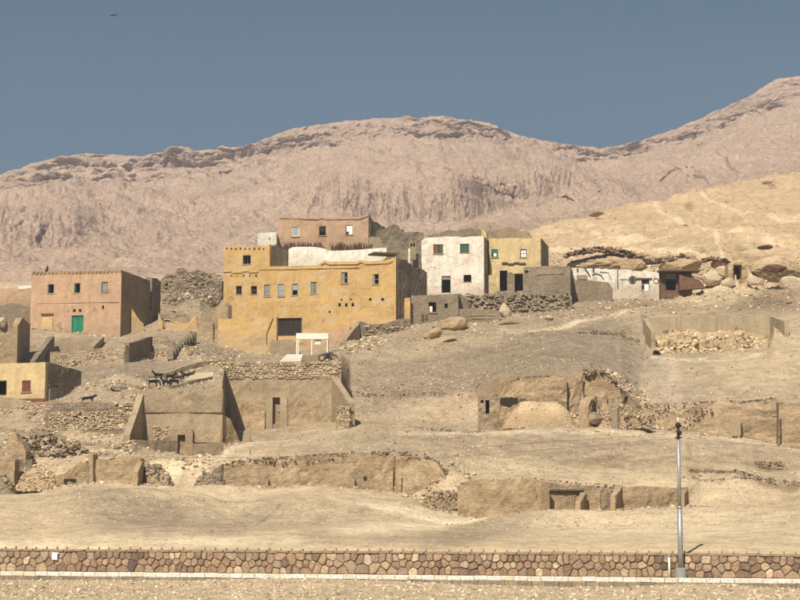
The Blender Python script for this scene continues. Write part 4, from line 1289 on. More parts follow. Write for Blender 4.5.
# dark doorstep rubble
# --- wall with pillars on the right of the pink house
o, w_ = ruin('buttress_wall', 'tall grey mud brick pier with yellow plastered foot right of the pink house', 'wall', (145, 194.5), (151.8, 194.3), [(145, 276.5), (152, 277.5)], M['mudgrey'], th=1.0, base=334, jag=0.05, py=300)
mb = MB(); r_ = w_.rect((144.6, 310, 152, 334.5)); w_.box(mb, r_[0], r_[1], -.09, .03, r_[2], r_[3]); mb.build('plaster_foot', M['yellow'], o)
o, w_ = ruin('mud_wall', 'dark ragged mud brick wall just right of the yellow footed pier', 'wall', (151.8, 195.2), (160.5, 197), [(151.8, 278), (157, 278.5), (160.5, 282)], M['mudgrey'], th=.6, base=334, jag=0.12, py=300)
o, w_ = ruin('mud_wall', 'triangular yellow plastered wall stub against the side of the pink house', 'wall', (132, 188), (143.6, 188.6), [(132, 308.5), (134, 309), (137, 318), (143.6, 324)], M['yellow'], th=.4, base=334, jag=0.05, py=320)
o, w_ = ruin('garden_wall', 'low yellow garden wall with a raised end between two houses', 'wall', (166.5, 188.5), (196.5, 188), [(166.5, 323), (191, 322.5), (191.6, 317), (196.5, 316.5)], M['yellow'], th=.4, base=334, jag=0.03, py=325)
o, w_ = ruin('garden_wall', 'narrow yellow wall stub left of the dark gateway', 'wall', (158, 188.8), (162.6, 188.7), [(158, 312), (162.6, 323)], M['yellow'], th=.4, base=335, jag=0.02, py=325)
o, w_ = ruin('mud_wall', 'low pale rubble wall behind the yellow garden wall', 'wall', (160, 193), (193, 192), [(160, 311), (170, 312), (180, 312), (186, 314), (193, 316)], M['rubble'], th=.5, base=335, jag=0.4, ops=[(161.5, 312.8, 170, 334)], py=320)
mb = MB(); wq = W.px((158, 197), (175, 197), 320); wq.box(mb, 0, wq.L, 0, .3, wq.uz(165, 335)[1] - 1, wq.uz(165, 311)[1]); o = mb.build('gateway_shade_slab', M['dark'], shift=wq.pt(0, 0, wq.uz(165, 335)[1])); tag(o, 'back wall coloured near black for the shade seen through the gateway beside the yellow wall', 'wall')  # near-black slab puts the gateway's shade into its colour

# --- far left walls
o, w_ = ruin('garden_wall', 'cream pink plastered wall at the left edge beside the pink house', 'wall', (-30, 193), (35, 191), [(-30, 290), (0, 289.5), (18, 288.8), (35, 287.6)], M['pink'], th=.4, base=306, jag=0.08, depth=1.5, py=300)
mb = MB(); r_ = w_.rect((18, 285.6, 34.6, 288.2)); w_.box(mb, r_[0], r_[1], .05, .5, r_[2] - .1, r_[3]); mb.build('coping', M['cream'], o)
o, w_ = ruin('mud_wall', 'dark grey mud brick wall under the cream wall at the left edge', 'wall', (-30, 189), (31, 188.5), [(-30, 306), (0, 305), (14, 304), (31, 306)], M['mudgrey'], th=.5, base=336, jag=0.25, depth=2, py=320)

# --- rubble mound of a fallen house behind
o, w_ = ruin('ruined_house', 'grey roofless rubble house on the mound between pink and ochre houses', 'ruin', (160, 214), (222, 212), [(160, 280), (167, 275), (175, 272), (180, 270.5), (188, 272), (197, 271.5), (206, 273), (210, 277), (222, 281)], M['rubblegrey'], th=1.2, base=296, jag=0.6, rough=.18, ops=[(198.2, 277.5, 201.8, 286.5)], depth=3, py=285)
mb = MB(); w_.box(mb, w_.uz(196, 280)[0], w_.uz(204, 280)[0], .8, 1.19, w_.uz(200, 290)[1], w_.uz(200, 275)[1]); mb.build('niche_back', M['dark'], o)
facing(o, w_, .3, w_.L - .3, w_.uz(190, 296)[1], w_.uz(190, 274)[1], .42, [(0.30, .235, .16), (0.22, .17, .12), (0.38, .3, .2)], .5, -.05)
rubble_pile('rubble_heap', 'grey rubble heap lying in front of the roofless rubble house', 'rubble', (158, 282, 224, 308), 206, 'mudgrey', [(0.30, .235, .16), (0.22, .17, .12), (0.46, .37, .25), (.16, .12, .085)], 700, .5, .5)

# --- ochre tower and long ochre house
yt_ops = [(243, 255.2, 250.8, 264), (236.2, 286, 241.8, 294.3), (251.2, 286, 257, 294.3), (231, 275.2, 232.3, 276.6), (236.5, 275.2, 237.6, 276.6), (243, 274.6, 244.6, 276.8), (249.4, 274.6, 250.8, 276.8), (255.4, 274.6, 257, 277.2)]
root, w, wr, zb = quad_house('house', 'ochre yellow tower house with three dark windows at the left of the long ochre house', 'house',
    (223.5, 192), (269.5, 190.6), 7, [(223.5, 246.6), (226, 246.3), (245, 246.2), (266, 245.4), (269.5, 244.5)], 345, yt_ops, (M['yellow'], M['mudpale']), phi=6, lean=0.1, jag=.04)
for r_ in yt_ops[:3]: window(root, w, r_, 'wood', [], mull=1, cross=0 if r_ is yt_ops[0] else 1, t=.05, d0=.2)
mb = MB()
for k, (a, b, y0) in enumerate([(223, 232, 270.6), (232, 243, 271.6), (243, 249, 270.2), (249, 258.5, 271.2)]):
    r_ = w.rect((a, y0, b - .02, y0 + 1.5)); w.box(mb, r_[0], r_[1], -.14, .04, r_[2], r_[3])
mb.build('ledge', M['yellow'], root)
mb = MB()
for k in range(9):
    a = 226 + k * 4.6; r_ = w.rect((a, 247.6 + (k % 3) * .3, a + 1.6, 249)); w.box(mb, r_[0], r_[1], -.12, .03, r_[2], r_[3])
mb.build('beam_ends', M['wood'], root)['kind'] = 'stuff'

big_ops = [(264.2, 284.6, 270.2, 296.4), (278, 284.2, 284.2, 296.2), (292, 283.8, 298, 295.4), (311, 282, 317, 293.8), (341.2, 272.2, 347.8, 283.2), (373.2, 274, 379, 284.2),
           (369, 298, 371.6, 300.8), (381.2, 298, 384, 300.8), (341, 298.6, 342.6, 301), (349.8, 298.8, 352, 300.2), (338.4, 303.2, 341, 306.6), (345.2, 303.2, 347.6, 306.8), (351.6, 303, 354, 306.6), (328.6, 311, 330.8, 313), (277, 318, 302, 336)]
root, w, wr, zb = quad_house('house', 'long ochre yellow two storey house with a row of small grey windows', 'house',
    (258.5, 188.5), (396, 186), 9, [(258.5, 267.5), (268, 266.5), (317, 265.4), (321, 262.2), (325, 260.4), (330, 262), (357, 261.6), (361, 259.6), (366, 261.6), (384, 260.6), (396, 257)], 352, big_ops, (M['yellow'], M['mudgrey']),
    phi=14, rtop=[('f', 0, 0), ('f', .25, -.1), ('f', .55, -.3), ('f', 1, -.55)], lean=0.15, jag=.03, rjag=.25, roofz=None, depth=2.5)
for r_, f, mu in ((big_ops[0], [('shutter', .06, .94, .05, .95, 'greywood')], 0), (big_ops[1], [('pane', .06, .94, .05, .95, 'glass')], 1), (big_ops[2], [('pane', .06, .94, .45, .95, 'glass')], 0),
                  (big_ops[3], [('shutter', .06, .45, .05, .95, 'greywood'), ('shutter', .6, .94, .05, .95, 'greywood')], 1), (big_ops[4], [('shutter', .06, .45, .04, .96, 'greywood')], 1), (big_ops[5], [('shutter', .05, .3, .05, .95, 'greywood')], 0)):
    window(root, w, r_, 'greywood', f, mull=mu, cross=1 if mu or f[0][0] == 'shutter' else 0, t=.05)
# cornice roll following the stepped parapet
mb = MB()
cp = [(321, 264.6), (325, 262.8), (330, 264.4), (357, 264), (361, 262), (366, 264), (388, 263.2), (393, 261)]
Q = []
for a, b in cp:
    u, z = w.uz(a, b); Q.append(w.pt(u, -.05, z))
mb.tube(Q, .09, 6)
cp = [(259, 269.8), (300, 268.8), (320, 268.2), (359.5, 267.8)]
mb.tube([w.pt(w.uz(a, b)[0], -.04, w.uz(a, b)[1]) for a, b in cp], .07, 6); mb.build('cornice', M['yellow'], root, True)
cp = [(318, 331), (345, 322), (364, 306.2), (395, 308)]
mb = MB(); mb.tube([w.pt(w.uz(a, b)[0], -.06, w.uz(a, b)[1]) for a, b in cp], .035, 5); mb.build('plaster_seam', M['paleyellow'], root)
window(root, w, (277, 318, 302, 336), 'wood', [('door_leaf', .02, .47, 0, .97, 'dark'), ('door_leaf', .5, .98, 0, .97, 'dark')], mull=1, name='door', t=.08, d0=.15)
# lower pinkish plinth
mb = MB(); panel(mb, W.px((303, 185.6), (350, 184.6), 345), 0, W.px((303, 185.6), (350, 184.6), 345).L, zb - 3, [(0, w.uz(310, 337)[1]), (3.2, w.uz(310, 334)[1]), (5.1, w.uz(310, 330)[1])], .6, (), .5, .03, .25, 31)
mb.build('plinth', M['pink'], root)
o, w_ = ruin('courtyard_wall', 'crumbling yellow courtyard wall below the ochre tower house', 'wall', (218, 183.5), (276.5, 182), [(218, 319), (226, 318.5), (250, 317.5), (258, 318.5), (268, 317.6), (276.5, 317.6)], M['yellow'], th=.6, base=346, jag=0.2, py=330)
cr = MB(); cr.tube([w_.pt(w_.uz(a, b)[0], -.07, w_.uz(a, b)[1]) for a, b in ((273, 318.5), (270, 326), (266.5, 335), (267, 344))], .05, 5); cr.build('crack', M['wood'], o)
o, w_ = ruin('mud_wall', 'low tan mud wall in front of the dark recess under the ochre house', 'wall', (270, 181), (297, 181), [(270, 338), (280, 340), (290, 339), (297, 342)], M['mudpale'], th=.6, base=354, jag=0.15, py=345)
o, w_ = ruin('mud_wall', 'short leaning yellow wall end left of the crumbling courtyard wall', 'wall', (204, 187.5), (228, 185), [(204, 316), (212, 310), (222, 302), (226.5, 301.4), (228, 305)], M['mudwarm'], th=.6, base=344, jag=0.2, py=320)
o, w_ = ruin('mud_wall', 'short brown mud stub between garden wall and courtyard wall', 'wall', (196.8, 186.5), (213, 186), [(196.8, 318), (207, 319), (213, 324)], M['mudwarm'], th=.6, base=338, jag=0.15, py=325)
o, w_ = ruin('mud_wall', 'yellow plastered low wall between ochre house and grey brick hut', 'wall', (396.6, 188.5), (410, 188), [(396.6, 297.4), (410, 298)], M['yellow'], th=.5, base=325, jag=0.1, py=310)

# --- white terrace wall and its return greyed for shade behind the ochre parapet
o, w_ = ruin('terrace_wall', 'bright cream terrace wall standing behind the ochre parapet', 'wall', (288.5, 195), (386.5, 193.5), [(288.5, 249.2), (293, 247), (312, 246.8), (318, 247.2), (324, 248.6), (328, 250.8), (350, 250.2), (372, 248.6), (386.5, 247.8)], M['cream'], th=.4, base=268, jag=0.02, depth=3, py=255)
o, w_ = ruin('terrace_wall', 'return wall coloured grey blue for its shade behind the ochre tower roof', 'wall', (270.2, 193.4), (289, 196.6), [(270.2, 248), (289, 254)], M['greywood'], th=.3, base=266, jag=0.02, depth=3, py=255)  # grey puts the shade on the cream wall's return into its colour
o, w_ = ruin('roof_room', 'small cream roof room beside the pink upper house', 'room', (257.5, 202), (276.5, 202), [(257.5, 233), (276.5, 232.4)], M['cream'], th=2.4, base=248, jag=0.02, depth=3, ops=[], py=240)
mb = MB(); r_ = w_.rect((269, 237, 270, 240)); w_.box(mb, r_[0], r_[1], -.03, .02, r_[2], r_[3]); mb.build('vent', M['dark'], o)
# --- pink upper house
up_ops = [(292.2, 227, 299.2, 236.4), (319, 226, 326, 235.6), (345.8, 225.2, 352.8, 234.8)]
root, w, wr, zb = quad_house('house', 'salmon pink upper house with three square windows above the cream terrace', 'house',
    (277.5, 204), (368.5, 202), 6.5, [(277.5, 219), (280, 216), (286, 217.6), (318, 217.8), (322, 216.4), (326, 217.6), (350, 217.2), (360, 217), (364, 215.5), (368.5, 213.8)], 248, up_ops, (M['pink2'], M['mudgrey']), phi=14,
    rtop=[('f', 0, 0), ('f', .15, -.45), ('f', .4, -.5), ('f', .6, -.9), ('f', 1, -1.1)], rjag=.3, jag=.05, roof=False, rops=[], py=240)
window(root, w, up_ops[0], 'offwhite', [('pane', .05, .95, .05, .95, 'glass')], t=.07)
window(root, w, up_ops[1], 'wood', [('shutter', .8, .97, .05, .8, 'dark')], t=.06)
window(root, w, up_ops[2], 'wood', [('shutter', .02, .42, .02, .36, 'dark')], t=.04)
# partition inside so that only the right window shows daylight on a white wall
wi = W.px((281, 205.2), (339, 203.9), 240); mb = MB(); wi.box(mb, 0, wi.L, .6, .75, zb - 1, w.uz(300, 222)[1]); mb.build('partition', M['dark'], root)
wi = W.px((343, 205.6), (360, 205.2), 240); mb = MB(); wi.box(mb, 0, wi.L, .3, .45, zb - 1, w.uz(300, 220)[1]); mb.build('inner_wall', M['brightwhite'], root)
mb = MB(); mb.tube([w.pt(w.uz(a, b)[0], -.05, w.uz(a, b)[1]) for a, b in ((280, 218.2), (318, 219.6), (322, 218.4), (326, 219.6), (360, 219), (368, 216))], .06, 5); mb.build('cornice', M['mudwarm'], root)

# reed bundles lying along the terrace edge
wrd = W.px((275, 198), (372, 196.8), 245)
mb = MB()
u = 0
while u < wrd.L:
    pxu = 275 + 97 * u / wrd.L
    hgt_ = 0.55 + 0.45 * float(vn(u * .9, 0.0, 7)) + (0.35 if 285 < pxu < 322 else 0)
    z0 = wrd.uz(pxu, 251)[1]
    if not (325 < pxu < 331):
        for k in range(2):
            a = wrd.pt(u + random.uniform(-.1, .1), random.uniform(-.25, .25), z0 - .2); b = a + Vector((random.uniform(-.22, .22), random.uniform(-.1, .1), hgt_ + random.uniform(-.15, .35)))
            mb.tube([a, b], [.06, .035], 4)
    u += 0.075
o = mb.build('reed_hedge', M['reed'], shift=wrd.pt(0, 0, wrd.uz(300, 251)[1])); tag(o, 'dark dry reed screen standing along the foot of the salmon pink house', 'reed screen')

# --- mud ruins between salmon and white houses
o, w_ = ruin('ruined_house', 'brown roofless mud house with a rounded gable between salmon and white houses', 'ruin', (379.5, 202.5), (424, 204), [(379.5, 230), (387, 229.5), (389, 225.5), (393.5, 223.8), (398, 226), (401, 231.5), (412, 231.8), (424, 232.4)], M['mudgrey'], th=2.5, base=262, jag=0.15, rough=.08, depth=3, py=240)
mb = MB(); w_.box(mb, w_.uz(396, 236)[0], w_.uz(404.5, 236)[0], .3, 1.2, w_.uz(400, 237)[1], w_.uz(400, 229.2)[1]); mb.build('doorway', M['dark'], o)
o, w_ = ruin('mud_wall', 'plain brown mud wall right of the salmon pink upper house', 'wall', (368.9, 199.5), (390, 199), [(368.9, 236.5), (381, 236), (382, 243), (390, 246)], M['mud'], th=.5, base=262, jag=0.12, depth=3, py=240)
o, w_ = ruin('mud_wall', 'sloping brown mud wall behind the long ochre house roof', 'wall', (388, 197), (418, 196.6), [(388, 240), (396, 240), (406, 242), (410, 247), (418, 252)], M['mudgrey'], th=.5, base=275, jag=0.12, depth=3, py=250)
ch = thing('chimney', 'tiny brick dovecote with two dark openings on the mud house roof', 'dovecote', P(412.5, 250, 195))
wc = W.px((409.3, 195), (416, 195), 245); cops = [wc.rect((410.6, 243.2, 412.2, 246.6)), wc.rect((413.2, 243.2, 415, 246.6))]
mb = MB(); panel(mb, wc, 0, wc.L, wc.uz(412, 251)[1] - 1, [(0, wc.uz(409.5, 239.5)[1]), (wc.L, wc.uz(416, 242)[1])], .5, cops, .3, .01); mb.build('brick_box', M['mud'], ch)
mb = MB(); wc.box(mb, .05, wc.L - .05, .42, .49, wc.uz(412, 249)[1], wc.uz(412, 243)[1]); mb.build('box_back', M['dark'], ch)
o, w_ = ruin('white_pillar', 'thin whitewashed pillar standing at the corner of the ochre house roof', 'pillar', (408.2, 193.5), (410.2, 193.5), [(408.2, 248.5), (410.2, 248.5)], M['cream'], th=.3, base=262, jag=0, depth=2, py=250)
mb = MB(); wq = W.px((374, 190.5), (399, 191.5), 255); wq.box(mb, 0, wq.L, 0, 2.2, wq.uz(385, 253.6)[1], wq.uz(385, 252.2)[1]); o = mb.build('flat_roof', M['wood'], shift=wq.pt(0, 0, wq.uz(385, 253)[1])); tag(o, 'dark timber slab roof over the stair beside the cream terrace wall', 'roof')

# --- white house
wh_ops = [(433.4, 244.3, 443, 253.6), (460, 243.8, 469.2, 252.8), (441.4, 276, 450.8, 293), (463.6, 274.9, 471.4, 282)]
root, w, wr, zb = quad_house('house', 'whitewashed two storey house with faded green shutters and a dark doorway', 'house',
    (421.5, 197), (484, 196), 7, [(421.5, 240), (423, 238), (427, 237.2), (435, 237.4), (450, 236.4), (456, 236.2), (462, 237.4), (474, 236), (484, 235.8)], 296, wh_ops, (M['white'], M['mudpale']), phi=3, lean=.12, jag=.10, py=265, depth=2.5)
window(root, w, wh_ops[0], 'greenold', [('shutter', .04, .5, .04, .96, 'red'), ('shutter', .55, .96, .04, .96, 'greenold')], mull=1)
window(root, w, wh_ops[1], 'greenold', [('shutter', .04, .5, .04, .96, 'greenold'), ('shutter', .5, .96, .04, .90, 'greenold')], mull=1)
window(root, w, wh_ops[2], 'greywood', [('lintel_panel', .05, .95, .78, .98, 'greywood')], name='door', t=.05)
window(root, w, wh_ops[3], 'wood', [], t=.05)
o, w_ = ruin('mud_wall', 'broken mud brick parapet rising behind the whitewashed house', 'wall', (428, 207), (486, 206), [(428, 237), (440, 232.5), (455, 230.5), (464, 228), (470, 227.6), (473, 229), (486, 230)], M['mudgrey'], th=1.5, base=250, jag=0.3, depth=3, py=240)
o, w_ = ruin('mud_wall', 'broken mud brick parapet rising behind the pale yellow house', 'wall', (487, 206), (536, 205), [(487, 230.5), (494, 229.5), (500, 228.2), (514, 228.2), (520, 231), (529, 232), (531, 238), (536, 240)], M['mud'], th=1.5, base=250, jag=0.25, ops=[(506.8, 235.2, 511, 237.6)], depth=3, py=240)
o, w_ = ruin('white_pillar', 'slim cream wall end between whitewashed and pale yellow houses', 'pillar', (481.5, 204), (486.5, 204), [(481.5, 229), (486.5, 232)], M['paleyellow'], th=.5, base=250, jag=.15, depth=2, py=240)
# --- pale yellow house
py_ops = [(491.3, 249.2, 498, 257.2), (520.2, 249.2, 526.8, 257.8), (499.8, 270.5, 507.4, 291), (514.4, 273.6, 523.2, 291)]
root, w, wr, zb = quad_house('house', 'pale yellow damaged house with two small windows above two dark doorways', 'house',
    (489.2, 199), (541, 198), 7, [(484.5, 238.6), (500, 238.2), (514, 238), (526, 238.2), (541, 237.8)], 293, py_ops, (M['lemon'], M['mudpale']), phi=3, lean=.05, jag=.05, py=265, depth=2.5)
window(root, w, py_ops[0], 'green', [('pane', .3, .8, .1, .55, 'brightwhite'), ('shutter', .05, .95, .6, .95, 'green')])
window(root, w, py_ops[1], 'wood', [('pane', .05, .95, .05, .95, 'brightwhite')], mull=1, cross=1, t=.09)
mb = MB()
for a, b, y0 in ((502, 508, 262.3), (508, 514, 263.4), (514, 519, 262.2), (519, 526, 262.9)):
    r_ = w.rect((a, y0, b, y0 + 1.3)); w.box(mb, r_[0], r_[1], -.25, .03, r_[2], r_[3])
mb.build('broken_ledge', M['wood'], root)
o, w_ = ruin('broken_pier', 'ragged grey mud pier between the two dark doorways of the pale yellow house', 'pier', (507, 197.4), (514.6, 197.3), [(507, 273.5), (510, 271.5), (514.6, 274.5)], M['mudgrey'], th=.7, base=293, jag=.1, depth=1.5, py=280)
o, w_ = ruin('mud_wall', 'small yellow plastered wall left of the broken doorways', 'wall', (486.6, 197.8), (499.6, 197.5), [(486.6, 275.4), (492, 275), (496, 276), (499.6, 275)], M['lemon'], th=.4, base=294, jag=.05, depth=1.5, py=283)
o, w_ = ruin('mud_wall', 'shaded mud wall in the narrow gap between white and yellow houses', 'wall', (484, 200.5), (490, 200.5), [(484, 244), (490, 250)], M['mudgrey'], th=.4, base=293, jag=.05, depth=1.5, py=280)
# --- bastion
root, w, wr, zb = quad_house('mud_bastion', 'squat grey mud brick enclosure with flared wall right of the pale yellow house', 'enclosure',
    (523.6, 196), (570.5, 194.8), 6, [(523.6, 267.4), (530, 266.6), (546, 266.2), (560, 266), (570.5, 266.2)], 300, [(525, 270.3, 528.6, 273)], (M['mudgrey'], M['mudgrey']), phi=-4, lean=.55, jag=.08, py=285, roof=False, depth=2.5)
mb = MB(); r_ = w.rect((537, 269.5, 564, 274.5)); w.box(mb, r_[0], r_[1], -.18, .1, r_[2], r_[3]); mb.build('brick_band', M['mud'], root)
# rubble terrace under white house
o, w_ = ruin('terrace_wall', 'rough rubble terrace wall carrying the whitewashed and pale yellow houses', 'wall', (457, 193), (572, 191.5), [(457, 297), (470, 295), (484, 293.5), (500, 292), (524, 291.6), (545, 291), (566, 290.5), (572, 297)], M['rubblegrey'], th=1.5, base=314, jag=.3, rough=.14, lean=.8, depth=2, py=300)
facing(o, w_, .3, w_.L - .6, w_.uz(510, 311)[1], w_.uz(510, 295)[1], .40, [(0.32, .25, .17), (0.24, .185, .125), (0.40, .315, .21)], .55, -.45)
# grey hut
hut_ops = [(428.4, 302, 436.4, 312.4), (444.2, 303.3, 448, 308.3)]
root, w, wr, zb = quad_house('hut', 'small grey mud brick hut with an open window and a ladder against it', 'hut',
    (411, 189), (458.3, 188), 4.5, [(411, 295.6), (430, 295), (458.3, 293.8)], 334, hut_ops, (M['mudgrey'], M['mudgrey']), phi=-4, jag=.03, py=312, depth=2.5)
window(root, w, hut_ops[0], 'wood', [('pane', .1, .5, .05, .62, 'offwhite')], t=.05)
window(root, w, hut_ops[1], 'wood', [], t=.04)
lad = thing('ladder', 'crooked wooden ladder leaning on the grey mud brick hut', 'ladder', P(422, 335, 187.6))
a1 = P(419.5, 336, 187.0); b1 = P(422.5, 313, 188.6); a2 = P(424, 336.5, 187.0); b2 = P(426.5, 314, 188.6)
for nm, p, q in (('side_rail', a1, b1), ('side_rail', a2, b2)):
    mb = MB(); mb.tube([p, q], .06, 6); mb.build(nm, M['wood'], lad)
for k in range(7):
    t_ = (k + .7) / 7.6; mb = MB(); mb.tube([a1.lerp(b1, t_), a2.lerp(b2, t_)], .045, 6); mb.build('rung', M['wood'], lad)
o, w_ = ruin('brick_wall', 'low dark brick wall with one pale course right of the grey hut', 'wall', (459, 188), (499.5, 188), [(459, 309), (480, 308.6), (499.5, 310)], M['mudgrey'], th=.6, base=322, jag=.06, depth=1.5, py=315)
mb = MB()
for k in range(22):
    a = 467 + k * 1.25; 
    for row, y0 in ((0, 314.6), (1, 317.6)):
        if row == 1 and not 3 < k < 20: continue
        r_ = w_.rect((a, y0, a + .8, y0 + .8)); w_.box(mb, r_[0], r_[1], -.10, 0, r_[2], r_[3])
mb.build('pale_bricks', M['rockwhite'], o)['kind'] = 'stuff'
o, w_ = ruin('mud_wall', 'shaded curved mud wall end right behind the grey hut', 'wall', (458.8, 191), (468, 190.4), [(458.8, 293.5), (461, 296), (465, 299), (468, 305)], M['mudgrey'], th=.6, base=312, jag=.05, depth=1.5, py=300)

# boulders in front of the hut
boulder('large pale flat topped boulder right of the ladder', (439.5, 316, 466, 331), None, 11, 'rock', -8)
boulder('long pale slab boulder tipped against the slope below the hut', (421, 328, 442, 338.5), None, 12, 'rock', -16)
boulder('small rounded boulder wedged between two large pale boulders', (432.5, 322.5, 441, 331), None, 13, 'rock', 0)
boulder('upright pointed pale boulder beside the low dark brick wall', (499, 302.8, 511, 319.5), None, 14, 'rockwhite', 0)
boulder('long flat stone slab lying on the slope below the boulders', (433, 336, 458, 343), None, 15, 'rock', -12)
boulder('pale stone on the slope right of the pointed boulder', (544, 315, 553, 320), None, 16, 'rockwhite', 0)
boulder('low brown mud block lying right of the pointed boulder', (500, 319, 524, 325), None, 17, 'mudpale', 0, dep=.5)

# --- whitewashed tomb front with painted patterns
o, w_ = ruin('whitewashed_wall', 'whitewashed tomb front with dark patterns and a pale doorway under the golden hill', 'wall', (569, 201), (659, 200), [(569, 268.2), (578, 267.8), (592, 268), (604, 269), (618, 269.4), (640, 271), (659, 272.4)], M['tomb'], th=.6, base=292, jag=.12, ops=[(641.4, 279.3, 649.4, 291.5)], depth=2, py=280)
tw = w_
fr_ = window(o, w_, (641.4, 279.3, 649.4, 291.5), 'wood', [('door_leaf', .35, .95, .04, .62, 'brightwhite'), ('lintel_panel', .1, .95, .62, .95, 'dark')], name='door', t=.07)
mb = MB(); w_.box(mb, *[w_.rect((636, 278, 652, 279.3))[i] for i in (0, 1)], -.2, .02, w_.rect((636, 278, 652, 279.3))[2], w_.rect((636, 278, 652, 279.3))[3]); mb.build('lintel', M['wood'], o)
# painted branch, arches and roundels: thin raised strokes
mb = MB()


def stroke(pts, r=.03):
    mb.tube([w_.pt(w_.uz(a, b)[0], -.055, w_.uz(a, b)[1]) for a, b in pts], r, 4)


stroke([(585, 268.5), (588, 273), (590, 276.5)], .08); stroke([(577.5, 268.5), (577.8, 272)], .10); stroke([(593.4, 268.5), (593.6, 272)], .10)
stroke([(592, 275), (596, 273.4), (601, 275.4), (604, 280)], .05); stroke([(600, 272), (608, 272.6), (611, 279)], .035)
stroke([(617.6, 270), (617.8, 288)], .05); stroke([(620, 279.5), (640, 279.5)], .03)
for c_ in ((632.6, 279.8, 3.6), (632.6, 279.8, 1.8), (656, 281, 2.6)):
    stroke([(c_[0] + c_[2] * math.cos(t / 10 * 6.283), c_[1] + c_[2] * math.sin(t / 10 * 6.283)) for t in range(11)], .05)
for t in range(6):
    stroke([(632.6, 279.8), (632.6 + 3.4 * math.cos(t * 1.05), 279.8 + 3.4 * math.sin(t * 1.05))], .04)
mb.build('painted_pattern', M['ink'], o)['kind'] = 'stuff'
mb = MB()
w_.box(mb, *[w_.rect((569.2, 272, 572, 279.5))[i] for i in (0, 1)], -.12, .02, w_.rect((569.2, 272, 572, 279.5))[2], w_.rect((569.2, 272, 572, 279.5))[3])
w_.box(mb, *[w_.rect((577, 275, 587, 279.5))[i] for i in (0, 1)], -.14, .02, w_.rect((577, 275, 587, 279.5))[2], w_.rect((577, 275, 587, 279.5))[3])
mb.build('mud_patch', M['mudwarm'], o)
o, w_ = ruin('mud_wall', 'low grey mud wall in front of the whitewashed tomb front', 'wall', (570.5, 198.5), (612, 197.6), [(570.5, 279.6), (595, 281), (609, 282.2), (612, 288)], M['mudgrey'], th=.6, base=294, jag=.05, depth=1.5, py=285)
# --- tomb entrance with dark canopy
root = thing('tomb_entrance', 'red brown tomb entrance with dark doorway under a thin timber canopy', 'tomb entrance', P(680, 291, 200))
we = W.px((659.5, 200.5), (692, 200.5), 280)
mb = MB(); panel(mb, we, 0, we.L, we.uz(680, 291)[1] - 1.5, [(0, we.uz(660, 272.4)[1]), (we.L, we.uz(680, 272.6)[1])], .6, [we.rect((665.2, 273.4, 676.4, 290.8))], .4, .08, .1, 5)
mb.build('wall', M['brown'], root)
mb = MB(); we.box(mb, we.uz(657.5, 271)[0], we.uz(699, 271)[0], -1.3, .9, we.uz(680, 272.4)[1], we.uz(680, 271)[1]); mb.build('canopy', M['wood'], root)
mb = MB(); we.box(mb, .1, we.L * .95, 1.6, 1.8, we.uz(680, 291)[1] - 1, we.uz(680, 272)[1]); mb.build('back_wall', M['dark'], root)
window(root, we, (665.2, 273.4, 676.4, 290.8), 'wood', [], name='door', t=.07)
mb = MB(); q = [we.uz(678, 291), we.uz(704, 289), we.uz(698, 281), we.uz(678, 276)]
mb.hexa([we.pt(u, -1.1, z) for u, z in q] + [we.pt(u, -.02, z) for u, z in q]); mb.build('earth_ramp', M['brown'], root)
mb = MB(); mb.tube([P(661.5, 271, 199.4), P(661.6, 259, 199.4)], .035, 6); mb.build('rod', M['wood'], root)
# cave mouth
root = thing('cave_mouth', 'dark cave mouth in the broken limestone at the right', 'cave', P(737, 280, 206))
wc = W.px((728, 205), (748, 205), 272)
mb = MB(); panel(mb, wc, 0, wc.L, wc.uz(737, 281)[1] - 1.5, [(0, wc.uz(728, 262.6)[1]), (wc.L * .3, wc.uz(735, 260.5)[1]), (wc.L * .6, wc.uz(740, 260.5)[1]), (wc.L, wc.uz(748, 263)[1])], 2.0, [wc.rect((733, 264.8, 742, 279.6))], .35, .22, .4, 9); mb.build('rock_face', M['rock'], root)
mb = MB(); wc.box(mb, .1, wc.L - .1, 1.98, 2.3, wc.uz(737, 282)[1], wc.uz(737, 263)[1]); mb.build('cave_back', M['dark'], root)
mb = MB(); mb.tube([P(735.6, 280, 204.6), P(735.4, 274.8, 204.6)], [.16, .10], 7); mb.build('standing_stone', M['rockwhite'], root)
# rock masses
RM = [('broad pale rock mass above the whitewashed tomb front', (568, 253, 640, 272), 212, 31, 'rock', .5), ('rounded pale rock dome above the tomb entrance canopy', (663, 257, 700, 273), 211, 32, 'rock', .6),
      ('rounded rock knob right of the broad pale rock mass', (620, 257, 648, 271), 210, 33, 'rock', .6), ('tall pale rock shoulder above the cave mouth', (738, 247, 778, 272), 214, 34, 'rock', .6), ('weathered brown rock shoulder right of the cave mouth', (756, 256, 806, 284), 209, 35, 'rock', .5),
      ('pale broken rock below the cave mouth', (706, 286, 734, 300), 199, 36, 'rockwhite', .6), ('pale broken rock right of the tomb entrance ramp', (700, 270, 722, 284), 205, 37, 'rockwhite', .6), ('flat pale rock above and left of the cave mouth', (712, 257, 732, 268), 212, 38, 'rock', .6),
      ('leaning pale rock under the flat pale rock', (716, 266, 732, 277), 208, 39, 'rockwhite', .6), ('pale block at the foot of the broken rocks', (722, 278, 736, 287), 202, 40, 'rockwhite', .6), ('dark boulder high on the golden hill', (684.5, 203.5, 692, 209.5), 322, 41, 'brown', .8),
      ('low dark ledge rock on the golden hill crest at the left', (589, 211, 604, 216), 300, 42, 'mudwarm', .8), ('dark ledge rock near the top right of the golden hill', (762, 181, 775, 188), 345, 43, 'brown', .7), ('dark overhang rock above the weathered shoulder', (758, 244, 772, 249), 235, 44, 'brown', .7)]
